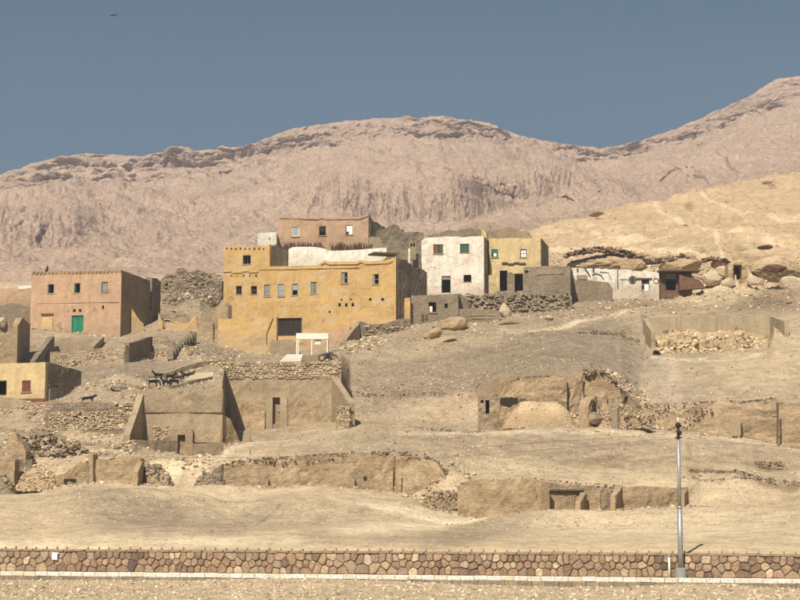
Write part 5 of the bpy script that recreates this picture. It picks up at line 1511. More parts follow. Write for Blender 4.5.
RM += [('dark brown rock coloured as the shaded hollow under the weathered rock shoulder at the right', (764, 264, 786, 272), 206.5, 45, 'brown', .4), ('pale split rock at the right edge below the rock shoulder', (780, 276, 806, 288), 204, 46, 'rockwhite', .5), ('small pale rock left of the weathered rock shoulder', (748, 276, 764, 285), 204, 47, 'rockwhite', .5)]  # brown of the first rock stands in for a hollow's shade
for lb, bx, Y, sd_, mt_, dp in RM: boulder(lb, bx, Y, sd_, mt_, 0, dp, name='rock', cat='rock', sub=4)

for lb, pts_ in (('dark brown earth ledge arching above the broad pale rock mass', [(566, 255), (574, 252.6), (584, 250.4), (598, 248.6), (612, 249.6), (628, 252.6), (640, 257), (650, 261)]),
                 ('dark brown earth ledge above the rounded rock dome', [(640, 262), (652, 261), (664, 259.4), (676, 257.2), (690, 256.4)]), ('thin dark ledge on the golden hill above the cave mouth', [(700, 262), (710, 258.6), (720, 259), (728, 261)])):
    Q = [P(a, b, 211.5) for a, b in pts_]; root = thing('earth_ledge', lb, 'ledge', Q[0]); pq = []; sq = []
    for i in range(len(Q) - 1):
        l_ = (Q[i + 1] - Q[i]).length; f0 = math.sin(math.pi * (i + .5) / (len(Q) - 1)) * .5 + .5
        for _k in range(int(l_ * 38)):
            p = Q[i].lerp(Q[i + 1], random.random()); th_ = f0 * (.22 if 'thin' in lb else .42)
            pq.append((p.x, p.y + random.uniform(-.2, .8), p.z + random.uniform(-th_, th_ * .6))); sq.append(random.uniform(.06, .34) * (.5 + random.random()))
    heap('broken_stones', pq, sq, [(0.20, .13, .08), (0.15, .095, .06), (0.28, .19, .12), (.36, .26, .17)], .4, parent=root)  # dark browns: soil colour plus painted shade of the undercut
    mb = MB(); mb.tube([q + Vector((0, .45, -.1)) for q in Q], [.08] + [.24 if 'thin' not in lb else .12] * (len(Q) - 2) + [.12], 7); mb.build('earth_band', M['brown'], root, True)

# --- pit wall at the right
root = thing('retaining_wall', 'long straight plastered retaining wall around the light rock pit at the right', 'wall', P(710, 345, 172))
w_ = W.px((648, 174), (770, 174), 325)
mb = MB(); panel(mb, w_, 0, w_.L, w_.uz(710, 360)[1] - 1, [(0, w_.uz(648, 317.4)[1]), (w_.L, w_.uz(770, 315.2)[1])], .5, (), .5, .02, .04, 3); mb.build('wall', M['concrete'], root)
mb = MB()
for a in (676, 680.2, 715.2, 717): r_ = w_.rect((a, 316.6, a + .6, 343)); w_.box(mb, r_[0], r_[1], -.05, 0, r_[2], r_[3] - .05)
mb.build('drip_strip', M['mudwarm'], root)
wq = W(w_.pt(w_.L + .01, -6.5, 0).xy, w_.pt(w_.L + .01, 0.4, 0).xy, (1, 0)); mb = MB(); panel(mb, wq, 0, wq.L, w_.uz(770, 360)[1] - 1, [(0, w_.uz(770, 328)[1]), (wq.L, w_.uz(770, 315.4)[1])], .45, (), .5, .02, .1, 4); mb.build('wing_wall', M['concrete'], root)
wq = W(w_.pt(-.46, -5, 0).xy, w_.pt(-.46, 0.4, 0).xy, (1, 0)); mb = MB(); panel(mb, wq, 0, wq.L, w_.uz(648, 360)[1] - 1, [(0, w_.uz(648, 336)[1]), (wq.L, w_.uz(648, 317.8)[1])], .45, (), .5, .02, .1, 4); mb.build('wing_wall', M['concrete'], root)
pts = []; sz = []
for k in range(700):
    a = random.uniform(653, 767); t_ = random.random(); top_ = np.interp(a, [653, 665, 680, 700, 718, 735, 750, 767], [338, 336, 333, 334.5, 331.5, 332, 336, 340]); y = top_ + (354 - top_) * t_
    Yk = 173.4 - 7.5 * t_; p = P(a, y, Yk); pts.append(tuple(p)); sz.append(random.uniform(.06, .24) * (1.3 if random.random() < .1 else 1))
ro_ = MB()
nx, nyy = 110, 30
for j in range(nyy):
    for i in range(nx):
        a = 652 + 116 * i / (nx - 1); t_ = j / (nyy - 1); top_ = np.interp(a, [653, 665, 680, 700, 718, 735, 750, 767], [338, 336, 333, 334.5, 331.5, 332, 336, 340])
        y = top_ + (357 - top_) * t_; p = P(a, y, 173.8 - 9.0 * t_); p.z += float(fbm(p.x * .6, p.y * .6 + p.z, 4, 5)) * 1.0; p.y += (float(ridged(p.x * .45, p.z * .5, 4, 6)) - .6) * 2.4
        ro_.v.append(tuple(p))
ro_.f = [(j * nx + i, j * nx + i + 1, (j + 1) * nx + i + 1, (j + 1) * nx + i) for j in range(nyy - 1) for i in range(nx - 1)]
o = ro_.build('pit_rock', M['rock'], root)
heap('loose_rubble', pts, sz, [(.58, .45, .28), (.50, .38, .23), (.42, .31, .18), (.64, .52, .34)], .7, parent=root)
mb = MB(); wq = W.px((709, 166.6), (722, 166.6), 355); wq.box(mb, 0, wq.L * .2, 0, .5, wq.uz(715, 359)[1], wq.uz(715, 354.6)[1]); wq.box(mb, wq.L * .2, wq.L, .25, .5, wq.uz(715, 359)[1], wq.uz(715, 355)[1]); wq.box(mb, 0, wq.L, -.05, .55, wq.uz(715, 354.6)[1], wq.uz(715, 353.8)[1])
o = mb.build('shaft_shade', M['dark'], shift=wq.pt(0, 0, wq.uz(715, 359)[1])); tag(o, 'small dark block painted as the shade of a shaft opening at the front of the light rock pit', 'opening')  # solid dark boxes painted as the shade of a shaft
boulder('solid dark rock coloured as a shaded hollow in the middle of the light rock pit', (705, 345.5, 728, 352), 167.5, 52, 'brown', 0, .4, name='rock', cat='rock')  # solid boulder; its brown paints in the shade of a hollow

# ==================================================================  MIDDLE GROUND LEFT
# dark broken tower at the left edge
root = thing('ruined_house', 'dark brown ruined mud house cut by the left edge with broken top', 'ruin', P(0, 362, 166))
w_ = W.px((-30, 165), (11, 165), 340)
mb = MB(); panel(mb, w_, 0, w_.L, w_.uz(0, 364)[1] - 2, top_uz(w_, [(-30, 322), (-5, 317), (3, 316), (6, 322), (11, 325)]), .6, [w_.rect((-3, 341, 1, 345))], .4, .06, .15, 8); mb.build('wall', M['mudwarm'], root)
w2 = W.px((11.1, 165), (24, 172), 340)
mb = MB(); panel(mb, w2, 0, w2.L, w2.uz(17, 364)[1] - 2, top_uz(w2, [(11.1, 326), (14, 322), (16, 318), (18, 318), (21, 322), (24, 324)]), .6, [w2.rect((20, 329, 21.5, 341))], .4, .05, .1, 9); mb.build('wall', M['mudwarm'], root)
mb = MB(); panel(mb, w2, w2.uz(17, 350)[0], w2.L + .2, w2.uz(17, 364)[1] - 2, w2.uz(17, 346)[1], .2, (), .4, .03, .3, 10, lean=.25); mb.build('plaster_patch', M['greywood'], root)
boulder('pale boulder standing on the corner of the dark ruined house', (-4, 316, 6, 327), 164.5, 61, 'rockwhite')
# walls between
o, w_ = ruin('wing_wall', 'dark triangular wing wall below the pink house at the left', 'wall', (30.5, 163), (49.5, 180), [(30.5, 360), (38, 350), (48.6, 336.2), (49.5, 337)], M['mudgrey'], th=.5, base=364, jag=.03, depth=1.5, py=350)
o, w_ = ruin('terrace_wall', 'smooth grey mud terrace wall under the green door of the pink house', 'wall', (49, 181), (98, 180), [(49, 337.4), (70, 338), (98, 337.6)], M['mudpale'], th=.6, base=353, jag=.05, depth=1.5, py=345)
o, w_ = ruin('terrace_wall', 'low pale stone terrace wall with a hollow in front of the smooth grey one', 'wall', (46, 173), (86, 172), [(46, 352), (60, 350.5), (75, 351.5), (86, 352)], M['rubble'], th=.8, base=366, jag=.1, ops=[(64, 360, 73.6, 363.4)], depth=1.2, py=357)
mb = MB(); w_.box(mb, w_.uz(63, 361)[0], w_.uz(75, 361)[0], .6, .79, w_.uz(68, 365)[1], w_.uz(68, 359)[1]); mb.build('hollow_back', M['dark'], o)
# stone enclosure
root = thing('stone_enclosure', 'square stone terrace enclosure with one dark shaded side below the pink house', 'enclosure', P(106, 363, 168))
wA = W.px((85.8, 169.5), (125.5, 166.5), 352)
mb = MB(); panel(mb, wA, 0, wA.L, wA.uz(105, 364)[1] - 1.5, top_uz(wA, [(85.8, 350), (105, 347.5), (125.5, 345.5)]), .5, (), .4, .08, .08, 12); mb.build('wall', M['rubble'], root)
facing(root, wA, .2, wA.L - .2, wA.uz(105, 361)[1], wA.uz(105, 352)[1], .42, FACC, .6, -.04)
q0 = wA.pt(wA.L, .5, 0); q1 = P(152.6, 345, 176.5)
wB = W((q0.x, q0.y), (q1.x, q1.y)); mb = MB(); panel(mb, wB, 0, wB.L, wA.uz(105, 364)[1] - 1.5, top_uz(wB, [(126, 344.5), (152, 336.5)]), .5, (), .5, .03, .04, 13); mb.build('wall', M['mudgrey'], root)
q1 = P(100, 338, 180); q0 = wA.pt(0, .5, 0)
wC = W((q0.x, q0.y), (q1.x, q1.y)); mb = MB(); panel(mb, wC, 0, wC.L, wA.uz(105, 364)[1] - 1.5, top_uz(wC, [(86, 349.5), (99.5, 336.8)]), .45, (), .5, .02, .03, 14); mb.build('wall', M['mudpale'], root)
o, w_ = ruin('mud_wall', 'low wall of pale mud and stone right of the dark sided enclosure', 'wall', (153.2, 176), (176, 175), [(153.2, 336), (165, 337), (172, 342), (176, 348)], M['rubble'], th=.6, base=360, jag=.15, depth=1.2, py=348)
# diagonal bank steps
root = thing('stone_steps', 'diagonal broken stone stair wall climbing towards the ochre house', 'steps', P(175, 357, 172))
for k in range(9):
    t_ = k / 8; a = P(171 + 22 * t_, 352 - 17 * t_, 172 + 9 * t_); mb = MB()
    mb.box((a.x, a.y, a.z - .35 + .02 * k), (.62, 1.1 + .1 * (k % 2), .9)); mb.build('step', M['mudgrey'], root)
# yellow house at the left edge
yl_ops = [(-6, 380.5, 6.6, 395.5), (21.8, 380.4, 30.8, 391.8)]
root, w, wr, zb = quad_house('house', 'flat roofed yellow house at the left edge with a red shuttered window', 'house',
    (-40, 151.8), (45, 149.5), 6, [(-40, 364.5), (20, 363), (36, 362.6), (45, 362)], 402, yl_ops, (M['lemon'], M['mudgrey']), phi=5, jag=.03, py=380, rtop=[('f', 0, 0), ('f', 1, -.35)], depth=2, rjag=.05)
window(root, w, yl_ops[0], 'wood', [], name='doorway', t=.07)
window(root, w, yl_ops[1], 'red', [('shutter', .02, .34, .02, .98, 'red'), ('shutter', .34, .66, .02, .98, 'red'), ('shutter', .66, .98, .02, .98, 'red')], mull=3, t=.05)
mb = MB(); r_ = w.rect((18, 398.6, 44.5, 401.6)); w.box(mb, r_[0], r_[1], -.06, .03, r_[2], r_[3]); mb.build('skirting', M['red'], root)
r_ = wr.rect((49, 386.5, 56, 401)); mb = MB(); wr.box(mb, r_[0], r_[1], -.08, .03, r_[2], r_[3]); mb.build('side_door', M['greywood'], root)
mb = MB(); wr.box(mb, r_[0] - .2, r_[1] + .1, -.22, .03, r_[3], r_[3] + .14); mb.build('lintel', M['wood'], root)
# walls under it
o, w_ = ruin('mud_wall', 'sloping grey mud wall under the yellow house at the left edge', 'wall', (-40, 147), (30.5, 144), [(-40, 394), (0, 396.5), (20, 399.5), (30.5, 402.4)], M['mudpale'], th=.7, base=421, jag=.06, depth=2, py=410)
o, w_ = ruin('terrace_wall', 'rough pale rubble bank under the corner of the yellow house', 'wall', (28, 142.5), (48, 141.5), [(28, 403), (40, 403.5), (48, 407)], M['rubble'], th=1.2, base=421, jag=.15, rough=.1, lean=.3, depth=2, py=410)
facing(o, w_, .2, w_.L - .2, w_.uz(38, 419)[1], w_.uz(38, 405)[1], .34, FACC, .8, -.15)
# dry stone wall
root = thing('dry_stone_wall', 'long dry stone terrace wall of small pale stones below the yellow house', 'wall', P(90, 430, 136))
w_ = W.px((46, 137.5), (134, 134.5), 415)
mb = MB(); panel(mb, w_, 0, w_.L, w_.uz(90, 434)[1] - 2, top_uz(w_, [(46, 409), (52, 404), (62, 402.4), (90, 402), (115, 403), (134, 402)]), .9, (), .4, .10, .12, 22, lean=.25); mb.build('wall', M['rubblegrey'], root)
facing(root, w_, .3, w_.L - .3, w_.uz(90, 429.5)[1], w_.uz(90, 411.5)[1], .30, FACC + [(0.38, .3, .2)], .85, -.16)
facing(root, w_, w_.uz(112, 415)[0], w_.L - .2, w_.uz(90, 429.5)[1], w_.uz(90, 404)[1], .42, STONECOL, .7, -.2)
# pylon shaped retaining wall with small door
root = thing('retaining_wall', 'tall square mud retaining wall with a small dark doorway at its foot', 'wall', P(180, 456, 131))
w_ = W.px((137.5, 131.5), (222.5, 131.5), 420)
dop = w_.rect((178, 435, 185.6, 456))
mb = MB(); panel(mb, w_, 0, w_.L, w_.uz(180, 458)[1] - 1.2, top_uz(w_, [(137.5, 389.6), (180, 389.2), (222.5, 389)]), .9, [dop], .4, .04, .04, 23); mb.build('wall', M['mudpale'], root)
mb = MB(); r_ = w_.rect((138.5, 389.8, 222, 412.5)); panel(mb, w_, r_[0], r_[1], r_[2], r_[3] - .1, .12, (), .5, .03, .02, 24, lean=.09); mb.build('upper_band', M['mud'], root)
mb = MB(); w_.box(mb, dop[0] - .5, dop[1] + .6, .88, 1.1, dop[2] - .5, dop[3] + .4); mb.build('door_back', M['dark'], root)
mb = MB()
w_.box(mb, w_.uz(170.5, 430)[0], dop[0] - .003, -.35, .02, dop[2] - .5, w_.uz(180, 430)[1]); w_.box(mb, dop[1] + .003, w_.uz(193.4, 430)[0], -.35, .02, dop[2] - .5, w_.uz(180, 430)[1]); w_.box(mb, w_.uz(170.5, 430)[0] + .01, w_.uz(193.4, 430)[0] - .01, -.352, .02, dop[3], w_.uz(180, 429.4)[1]); mb.build('door_surround', M['mudwarm'], root)
mb = MB(); w_.box(mb, dop[0] + .02, dop[0] + .25, .1, .16, dop[2], dop[2] + 1.1); mb.build('door_leaf', M['greywood'], root)
facing(root, w_, w_.uz(150, 430)[0], w_.uz(172, 430)[0], w_.uz(160, 440)[1], w_.uz(160, 427.5)[1], .26, FACC, .6, -.03)
mb = MB(); r_ = w_.rect((195, 426, 221, 442.6)); panel(mb, w_, r_[0], r_[1], r_[2], r_[3], .1, (), .4, .05, .25, 27, lean=.12); mb.build('worn_patch', M['mudwarm'], root)
# its left wing, slanting forward and down
wq = W((w_.pt(-.5, -3.6, 0)).xy, (w_.pt(-.02, .3, 0)).xy, (1, 0)); mb = MB(); panel(mb, wq, 0, wq.L, w_.uz(137, 444)[1] - 1.2, [(0, w_.uz(137, 437)[1]), (wq.L * .55, w_.uz(137, 412)[1]), (wq.L, w_.uz(137, 389.4)[1])], .5, (), .4, .03, .04, 25); mb.build('wing_wall', M['mudpale'], root)
o, w3 = ruin('low_wall', 'low brown brick wall left of the small dark doorway', 'wall', (134.5, 127.5), (177.6, 130.4), [(134.5, 440), (160, 440.4), (177.6, 440.8)], M['mud'], th=.4, base=458, jag=.05, depth=1.5, py=448)
o, w3 = ruin('low_wall', 'low brown brick wall right of the small dark doorway', 'wall', (193.6, 130.3), (243, 131.6), [(193.6, 443.8), (225, 442.4), (236, 441.6), (240, 436), (243, 446)], M['mud'], th=.4, base=456, jag=.05, depth=1.5, py=448)
o, w3 = ruin('side_wall', 'slanting mud side wall on the right of the tall square retaining wall', 'wall', (223, 131.8), (240.5, 133.5), [(223, 414), (230, 418), (240.5, 443)], M['mudwarm'], th=.5, base=452, jag=.08, depth=1.5, py=440)
# big retaining wall with door
root = thing('retaining_wall', 'big plastered retaining wall with a stone top band and a narrow dark door', 'wall', P(280, 424, 147))
w_ = W.px((214, 147.4), (341, 147.4), 395)
dop = w_.rect((272.6, 397.4, 280, 424))
mb = MB(); panel(mb, w_, 0, w_.L, w_.uz(280, 426)[1] - 2, top_uz(w_, [(214, 364), (217, 362.6), (240, 362), (300, 361.5), (341, 361.6)]), .9, [dop], .4, .05, .06, 33); mb.build('wall', M['mudpale'], root)
facing(root, w_, .3, w_.L - .3, w_.uz(280, 378.5)[1], w_.uz(280, 363)[1], .38, FACC + [(.35, .26, .16)], .9, -.06)
mb = MB(); w_.box(mb, dop[0] - .5, dop[1] + .6, .88, 1.1, dop[2] - .5, dop[3] + .4); mb.build('door_back', M['dark'], root)
mb = MB(); w_.box(mb, w_.uz(266.6, 410)[0], dop[0] - .003, -.14, .02, dop[2] - .5, w_.uz(270, 397.8)[1]); w_.box(mb, dop[1] + .003, w_.uz(287.4, 410)[0], -.14, .02, dop[2] - .5, w_.uz(284, 397.8)[1]); mb.build('door_surround', M['concrete'], root)
mb = MB()
for a, b, c, d in ((230, 400, 265, 422.5), (289, 401, 334, 421)):
    r_ = w_.rect((a, b, c, d)); panel(mb, w_, r_[0], r_[1], r_[2] - .6, r_[3], .1, (), .4, .09, .35, 34, lean=.22)
mb.build('worn_patch', M['mudwarm'], root)
# sloping wing at its left casting the shadow and the small one at its right
wq = W((w_.pt(-.25, -6, 0)).xy, (w_.pt(w_.uz(217.5, 390)[0], -.02, 0)).xy, (1, 0))
mb = MB(); panel(mb, wq, 0, wq.L, w_.uz(217, 426)[1] - 2, [(0, P(217, 384, 141.5).z), (wq.L * .6, P(217, 377, 145).z), (wq.L, w_.uz(217, 370)[1])], .5, (), .5, .03, .05, 35); mb.build('wing_wall', M['mudpale'], root)
w5 = W.px((331.6, 146.6), (348.6, 141.5), 395); mb = MB(); panel(mb, w5, 0, w5.L, w_.uz(340, 424)[1] - 1.6, top_uz(w5, [(331.6, 377), (348.6, 403)]), .55, (), .4, .03, .03, 36); mb.build('wing_wall', M['mudpale'], root)
w6 = W.px((336, 141.6), (349.5, 141.2), 412); mb = MB(); panel(mb, w6, 0, w6.L, w_.uz(340, 424)[1] - 1.6, top_uz(w6, [(336, 408), (349.5, 404)]), .8, (), .4, .08, .2, 37); mb.build('stone_pier', M['rubble'], root)
facing(root, w6, .05, w6.L, w6.uz(342, 421)[1], w6.uz(342, 406)[1], .3, FACC, .8, -.05)

# courtyard terrace behind: sloping wall with stone edge right of the shelter
o, w3 = ruin('side_wall', 'low plastered wall with sloping end right of the white canopy', 'wall', (346.8, 178), (360.5, 184.5), [(346.8, 338.5), (349, 336), (357, 326), (360.5, 322.4)], M['mudpale'], th=.4, base=350, jag=.03, depth=2, py=335)
o, w3 = ruin('terrace_wall', 'long low rubble wall stepping up beneath the ochre house corner', 'wall', (360, 184.4), (411, 186.8), [(360, 322.6), (367, 323), (385, 323.5), (392, 320), (402, 319.4), (411, 318)], M['rubblegrey'], th=1.0, base=338, jag=.25, rough=.1, depth=2, lean=.5, py=330)
facing(o, w3, .3, w3.L - .3, w3.uz(385, 336)[1], w3.uz(385, 326)[1], .42, STONECOL, .45, -.3)

# goat terrace: low bank wall, pale slabs
o, w3 = ruin('terrace_wall', 'long low grey bank wall curving behind the herd of goats', 'wall', (148, 152), (226, 160), [(148, 376.6), (170, 372), (188, 365.4), (200, 361.8), (226, 360)], M['mudpale'], th=.6, base=382, jag=.06, depth=1.5, py=370)
mb = MB(); a = P(183, 381, 144.5); b = P(213, 376.5, 146.5); c = P(213, 371.8, 149.5); d = P(193, 373.4, 149.5)
mb.hexa([a - Vector((0, 0, .5)), b - Vector((0, 0, .5)), c - Vector((0, 0, .5)), d - Vector((0, 0, .5)), a, b, c, d]); o = mb.build('stone_slab', M['rockwhite'], shift=a); tag(o, 'bright pale slab surface beside the herd of goats', 'slab')
o, w3 = ruin('low_wall', 'low sloping dark stone edge in front of the goats', 'wall', (172, 140.5), (213, 143.5), [(172, 386), (190, 382), (213, 376.8)], M['rubblegrey'], th=.4, base=392, jag=.08, depth=1, py=384)
for k, (lb, aa, bb) in enumerate([('long pale stone slab below the dark stone shelter', (105, 400.6), (128, 397.8)), ('pale earth slab left of the black dog', (57, 403), (80, 401.4))]):
    a = P(aa[0], aa[1], 138.6); b = P(bb[0], aa[1] - .5, 138.6); c = P(bb[0], bb[1], 140.5); d = P(aa[0] + 6, bb[1], 140.5); dn = Vector((0, 0, .4)); mb = MB(); mb.hexa([a - dn, b - dn, c - dn, d - dn, a, b, c, d]); o = mb.build('stone_slab', M['rockwhite'], shift=a); tag(o, lb, 'slab')
# dark stone shelter
root = thing('stone_shelter', 'low dark rubble shelter with a black opening behind the dry stone wall', 'shelter', P(118, 398, 142))
w3 = W.px((107.5, 142), (130, 142), 392); mb = MB(); panel(mb, w3, 0, w3.L, w3.uz(118, 400)[1] - 1, top_uz(w3, [(107.5, 388), (112, 386.4), (120, 386), (130, 388)]), .5, [w3.rect((114.4, 390.6, 121.4, 396.6))], .3, .08, .1, 44); mb.build('wall', M['rubblegrey'], root)
mb = MB(); w3.box(mb, .1, w3.L - .1, .55, 2.0, w3.uz(118, 388.8)[1], w3.uz(118, 387.6)[1]); mb.build('roof', M['mudgrey'], root)
mb = MB(); w3.box(mb, .1, w3.L - .1, 1.8, 2.1, w3.uz(118, 400)[1] - 1, w3.uz(118, 389.4)[1]); mb.build('back_wall', M['dark'], root)
# white canopy shelter
root = thing('canopy_shelter', 'white canopy frame on slim posts in front of the ochre house', 'canopy', P(312, 360, 156))
cY = 156; w3 = W.px((296, cY), (328.3, cY), 345)
zt0, zt1 = w3.uz(312, 339)[1], w3.uz(312, 333.2)[1]; zg = w3.uz(312, 362)[1] - .3
mb = MB(); w3.box(mb, 0, w3.L, 0, .12, zt0, zt1); mb.build('fascia', M['offwhite'], root)
mb = MB(); w3.box(mb, 0.02, w3.L - .02, .125, 2.2, zt1 - .14, zt1 - .03); mb.build('roof', M['offwhite'], root)
for a, d in ((296.6, .06), (311.6, .06), (327.4, .06), (296.9, 2.1), (327.2, 2.1)):
    u = w3.uz(a, 345)[0]; mb = MB(); w3.box(mb, u - .05, u + .05, d, d + .1, zg, zt0 + (.3 if d > 1 else 0)); mb.build('post', M['offwhite'], root)
mb = MB(); r_ = w3.rect((314.6, 339.4, 320.6, 344.6)); w3.box(mb, r_[0], r_[1], .2, .7, r_[2], r_[3] + .03); mb.build('hanging_box', M['offwhite'], root)
mb = MB(); panel(mb, w3, w3.uz(302, 355)[0], w3.uz(321, 355)[0], zg, w3.uz(312, 355)[1], .15, (), .5, .01); mb.build('parapet', M['mudpale'], root)
mb = MB(); a = P(279.5, 361, 151.5); b = P(301, 361, 151.5); c = P(303, 354.2, 155.5); d = P(287, 354.4, 155.5); dn = Vector((0, 0, .3)); mb.hexa([a - dn, b - dn, c - dn, d - dn, a, b, c, d]); o = mb.build('white_slab', M['cream'], shift=a); tag(o, 'tilted cream slab lying left of the white canopy', 'slab')
# parked motorbike seen as dark lump
root = thing('motorbike', 'small dark motorbike parked at the right foot of the white canopy', 'motorbike', P(328, 361, 154))
c = P(328, 361.2, 154); sc = 1.0
for dx in (-.58, .58):
    mb = MB(); mb.tube([(c.x + dx + .27 * math.cos(t * math.pi / 8), c.y, c.z + .3 + .27 * math.sin(t * math.pi / 8)) for t in range(17)], .06, 6, cap=False); mb.build('wheel', M['black'], root)
mb = MB(); mb.tube([(c.x - .5, c.y, c.z + .62), (c.x - .1, c.y, c.z + .66), (c.x + .2, c.y, c.z + .74), (c.x + .4, c.y, c.z + .62)], [.08, .12, .15, .07], 8); mb.build('seat_and_tank', M['ink'], root)
mb = MB(); mb.box((c.x, c.y, c.z + .38), (.5, .25, .36)); mb.build('engine', M['black'], root)
mb = MB(); mb.tube([(c.x + .58, c.y, c.z + .3), (c.x + .36, c.y, c.z + .95)], .035, 6); mb.tube([(c.x + .36, c.y - .3, c.z + .97), (c.x + .36, c.y + .3, c.z + .97)], .025, 6); mb.build('fork', M['black'], root)

# ==================================================================  RUINED WALLS OF THE LOWER BELT
LOW = [
    ('tapering brown mud gable standing at the far lower left', (6, 121), (26, 120.6), [(6, 443), (8, 436), (12, 432.4), (16, 433.6), (18, 440), (25, 441), (26, 450)], 'mudwarm', 458, .12),
    ('low mud brick wall in front of the brown gable', (-20, 119.6), (14.5, 119), [(-20, 470), (0, 458), (14.5, 457)], 'mudwarm', 490, .2),
    ('dark recessed brick wall right of the brown gable', (14.6, 120.6), (31.5, 120.4), [(14.6, 457), (20, 458.6), (31.5, 457)], 'mudgrey', 468, .12),
    ('square mud brick wall with sawn edge in the lower left ruins', (92.6, 118.5), (140.6, 117.8), [(92.6, 459), (120, 458.8), (140.6, 458.6)], 'mudwarm', 483, .08),
    ('narrow mud pier at the left end of the square mud brick wall', (88.6, 118.2), (93, 118.1), [(88.6, 453.5), (91, 452), (93, 455)], 'mudwarm', 483, .12),
    ('sloping plastered mud bank left of the narrow pier', (45, 119.4), (88, 118.8), [(45, 480), (60, 474), (75, 467), (88, 462)], 'mudwarm', 488, .18),
    ('long ruined mud wall with low niches in the middle of the lower belt', (223.6, 118.6), (393, 118.3), [(223.6, 466), (230, 463.6), (252, 463), (270, 460), (300, 457), (340, 455), (360, 454.4), (393, 454.4)], 'mudstone', 489, .12),
    ('tan ruined mud wall right of the long wall and its thin pole', (393.6, 118.3), (446, 117.5), [(393.6, 455), (420, 455.6), (430, 459), (438, 464), (446, 476)], 'mudstone', 492, .15),
    ('tan square ruined wall at the foot of the sandy slope', (457.4, 112.2), (536, 111.6), [(457.4, 486), (462, 483.4), (480, 480.4), (510, 480.4), (536, 479.6)], 'mudstone', 516, .06),
    ('thick shaded cross wall at the right end of the tan square wall', (536.2, 111.2), (541.2, 110.8), [(536.2, 479.4), (541.2, 482)], 'mudwarm', 514, .05),
    ('grey brick wall with a dark slot between two cross walls', (541.6, 112.3), (622, 113.4), [(541.6, 481.4), (560, 483.4), (600, 487), (622, 486.6)], 'mud', 512, .05),
    ('brown brick wall ending right behind the pole', (622.4, 113.2), (688, 114.4), [(622.4, 486), (650, 486.6), (688, 487)], 'mudwarm', 504, .06),
]
for lb, a, b, tp, mt_, bs, jg in LOW:
    o, w3 = ruin('ruined_wall', lb, 'wall', a, b, tp, M[mt_], th=.7, base=bs, jag=jg * 1.6, rough=.10, depth=1.3, step=.3, py=480, course=.0)
    if 'long ruined' in lb:
        for (c0, r0, c1, r1) in ((265.4, 479, 269, 487.2), (351, 478, 355, 487.6)):
            r_ = w3.rect((c0, r0, c1, r1)); mb = MB(); w3.box(mb, r_[0], r_[1], -.45, .02, r_[2] - .3, r_[3]); mb.build('pier', M['mudwarm'], o)
        r_ = w3.rect((363.6, 476.2, 366.6, 480)); mb = MB(); w3.box(mb, r_[0], r_[1], -.075, 0, r_[2], r_[3]); mb.build('niche_shade', M['dark'], o)  # dark block on the face, painted as the shade of a recess
        pass
    if 'dark slot' in lb:
        mb = MB(); r_ = w3.rect((542, 489.5, 583, 491.6)); w3.box(mb, r_[0], r_[1], -.30, .02, r_[2] + .05, r_[3]); mb.build('ledge', M['wood'], o)
        mb = MB(); r_ = w3.rect((542, 492.2, 600, 512)); panel(mb, w3, r_[0], r_[1], r_[2] - .3, r_[3], .1, (), .4, .05, .05, 71, lean=.14); mb.build('plaster_face', M['mudwarm'], o)
for k, (lb, a, b, y0, y1) in enumerate([('small wedge shaped cross wall in front of the grey brick wall', (580.5, 109.6), (586, 112.4), 492, 512), ('wedge shaped cross wall between grey and brown brick walls', (615.6, 111), (622.4, 113.6), 484.5, 505), ('dark wedge at the right end of the brown brick wall', (684, 112.8), (688.6, 114.6), 487, 502), ('dark sawn end of the square mud brick wall', (137.4, 116), (143.4, 118.4), 459.6, 483)]):
    ruin('cross_wall', lb, 'wall', a, b, [(a[0], y0 + (y1 - y0) * .55), (b[0], y0)], M['mudwarm'], th=.35, base=y1, jag=.05, depth=1, step=.3, py=495)
DK = [(.17, .12, .08), (.24, .175, .115), (.30, .22, .145), (.13, .095, .065)]


def crust(pts, Y, per, smax, th=.22, cols=DK):
    for (a0, b0), (a1, b1) in zip(pts[:-1], pts[1:]):
        p0 = P(a0, b0, Y); p1 = P(a1, b1, Y)
        for _ in range(int((p1 - p0).length * per)):
            p = p0.lerp(p1, random.random())
            CR.append((p.x, p.y + random.uniform(-.15, .7), p.z + random.uniform(-th, th * .7), smax * (.2 + .8 * random.random() ** 2), random.choice(cols)))


CR = []
crust([(226, 464), (252, 461), (300, 457.5), (345, 454.4), (393, 453.6)], 118.6, 42, .13)
crust([(262, 461), (300, 459), (345, 456)], 118.3, 30, .12, .3)
crust([(396, 454.4), (426, 456), (438, 463), (448, 475)], 118, 30, .14)
crust([(457, 485), (480, 480), (536, 479.4)], 112.2, 14, .09, .1)
crust([(542, 481), (580, 484.6), (622, 486)], 113, 22, .10, .15)
crust([(640, 407), (700, 403), (777, 402)], 143, 26, .13, .2); crust([(650, 412), (700, 410), (770, 411)], 141.6, 22, .12, .3)
crust([(499, 386), (530, 377), (567, 377)], 144.6, 22, .13, .2); crust([(584, 372), (604, 373), (622, 391), (637, 401)], 145.4, 40, .2, .3)
crust([(14, 446), (40, 440), (60, 444), (88, 452)], 122, 60, .2, .7); crust([(400, 431), (440, 433.5), (500, 434)], 141, 26, .09, .1); crust([(690, 471), (740, 471.5), (760, 478), (800, 483)], 121, 34, .11, .12)
crust([(345, 396), (400, 395), (440, 392), (480, 396)], 150.2, 16, .10, .15); crust([(570, 334), (600, 332), (622, 336), (640, 344)], 171.5, 26, .16, .2); crust([(756, 463), (786, 464)], 127, 50, .12, .2)
o = heap('ruin_crust', [(q[0], q[1], max(q[2], gzxy(q[0], q[1]))) for q in CR], [q[3] for q in CR], DK, .6)
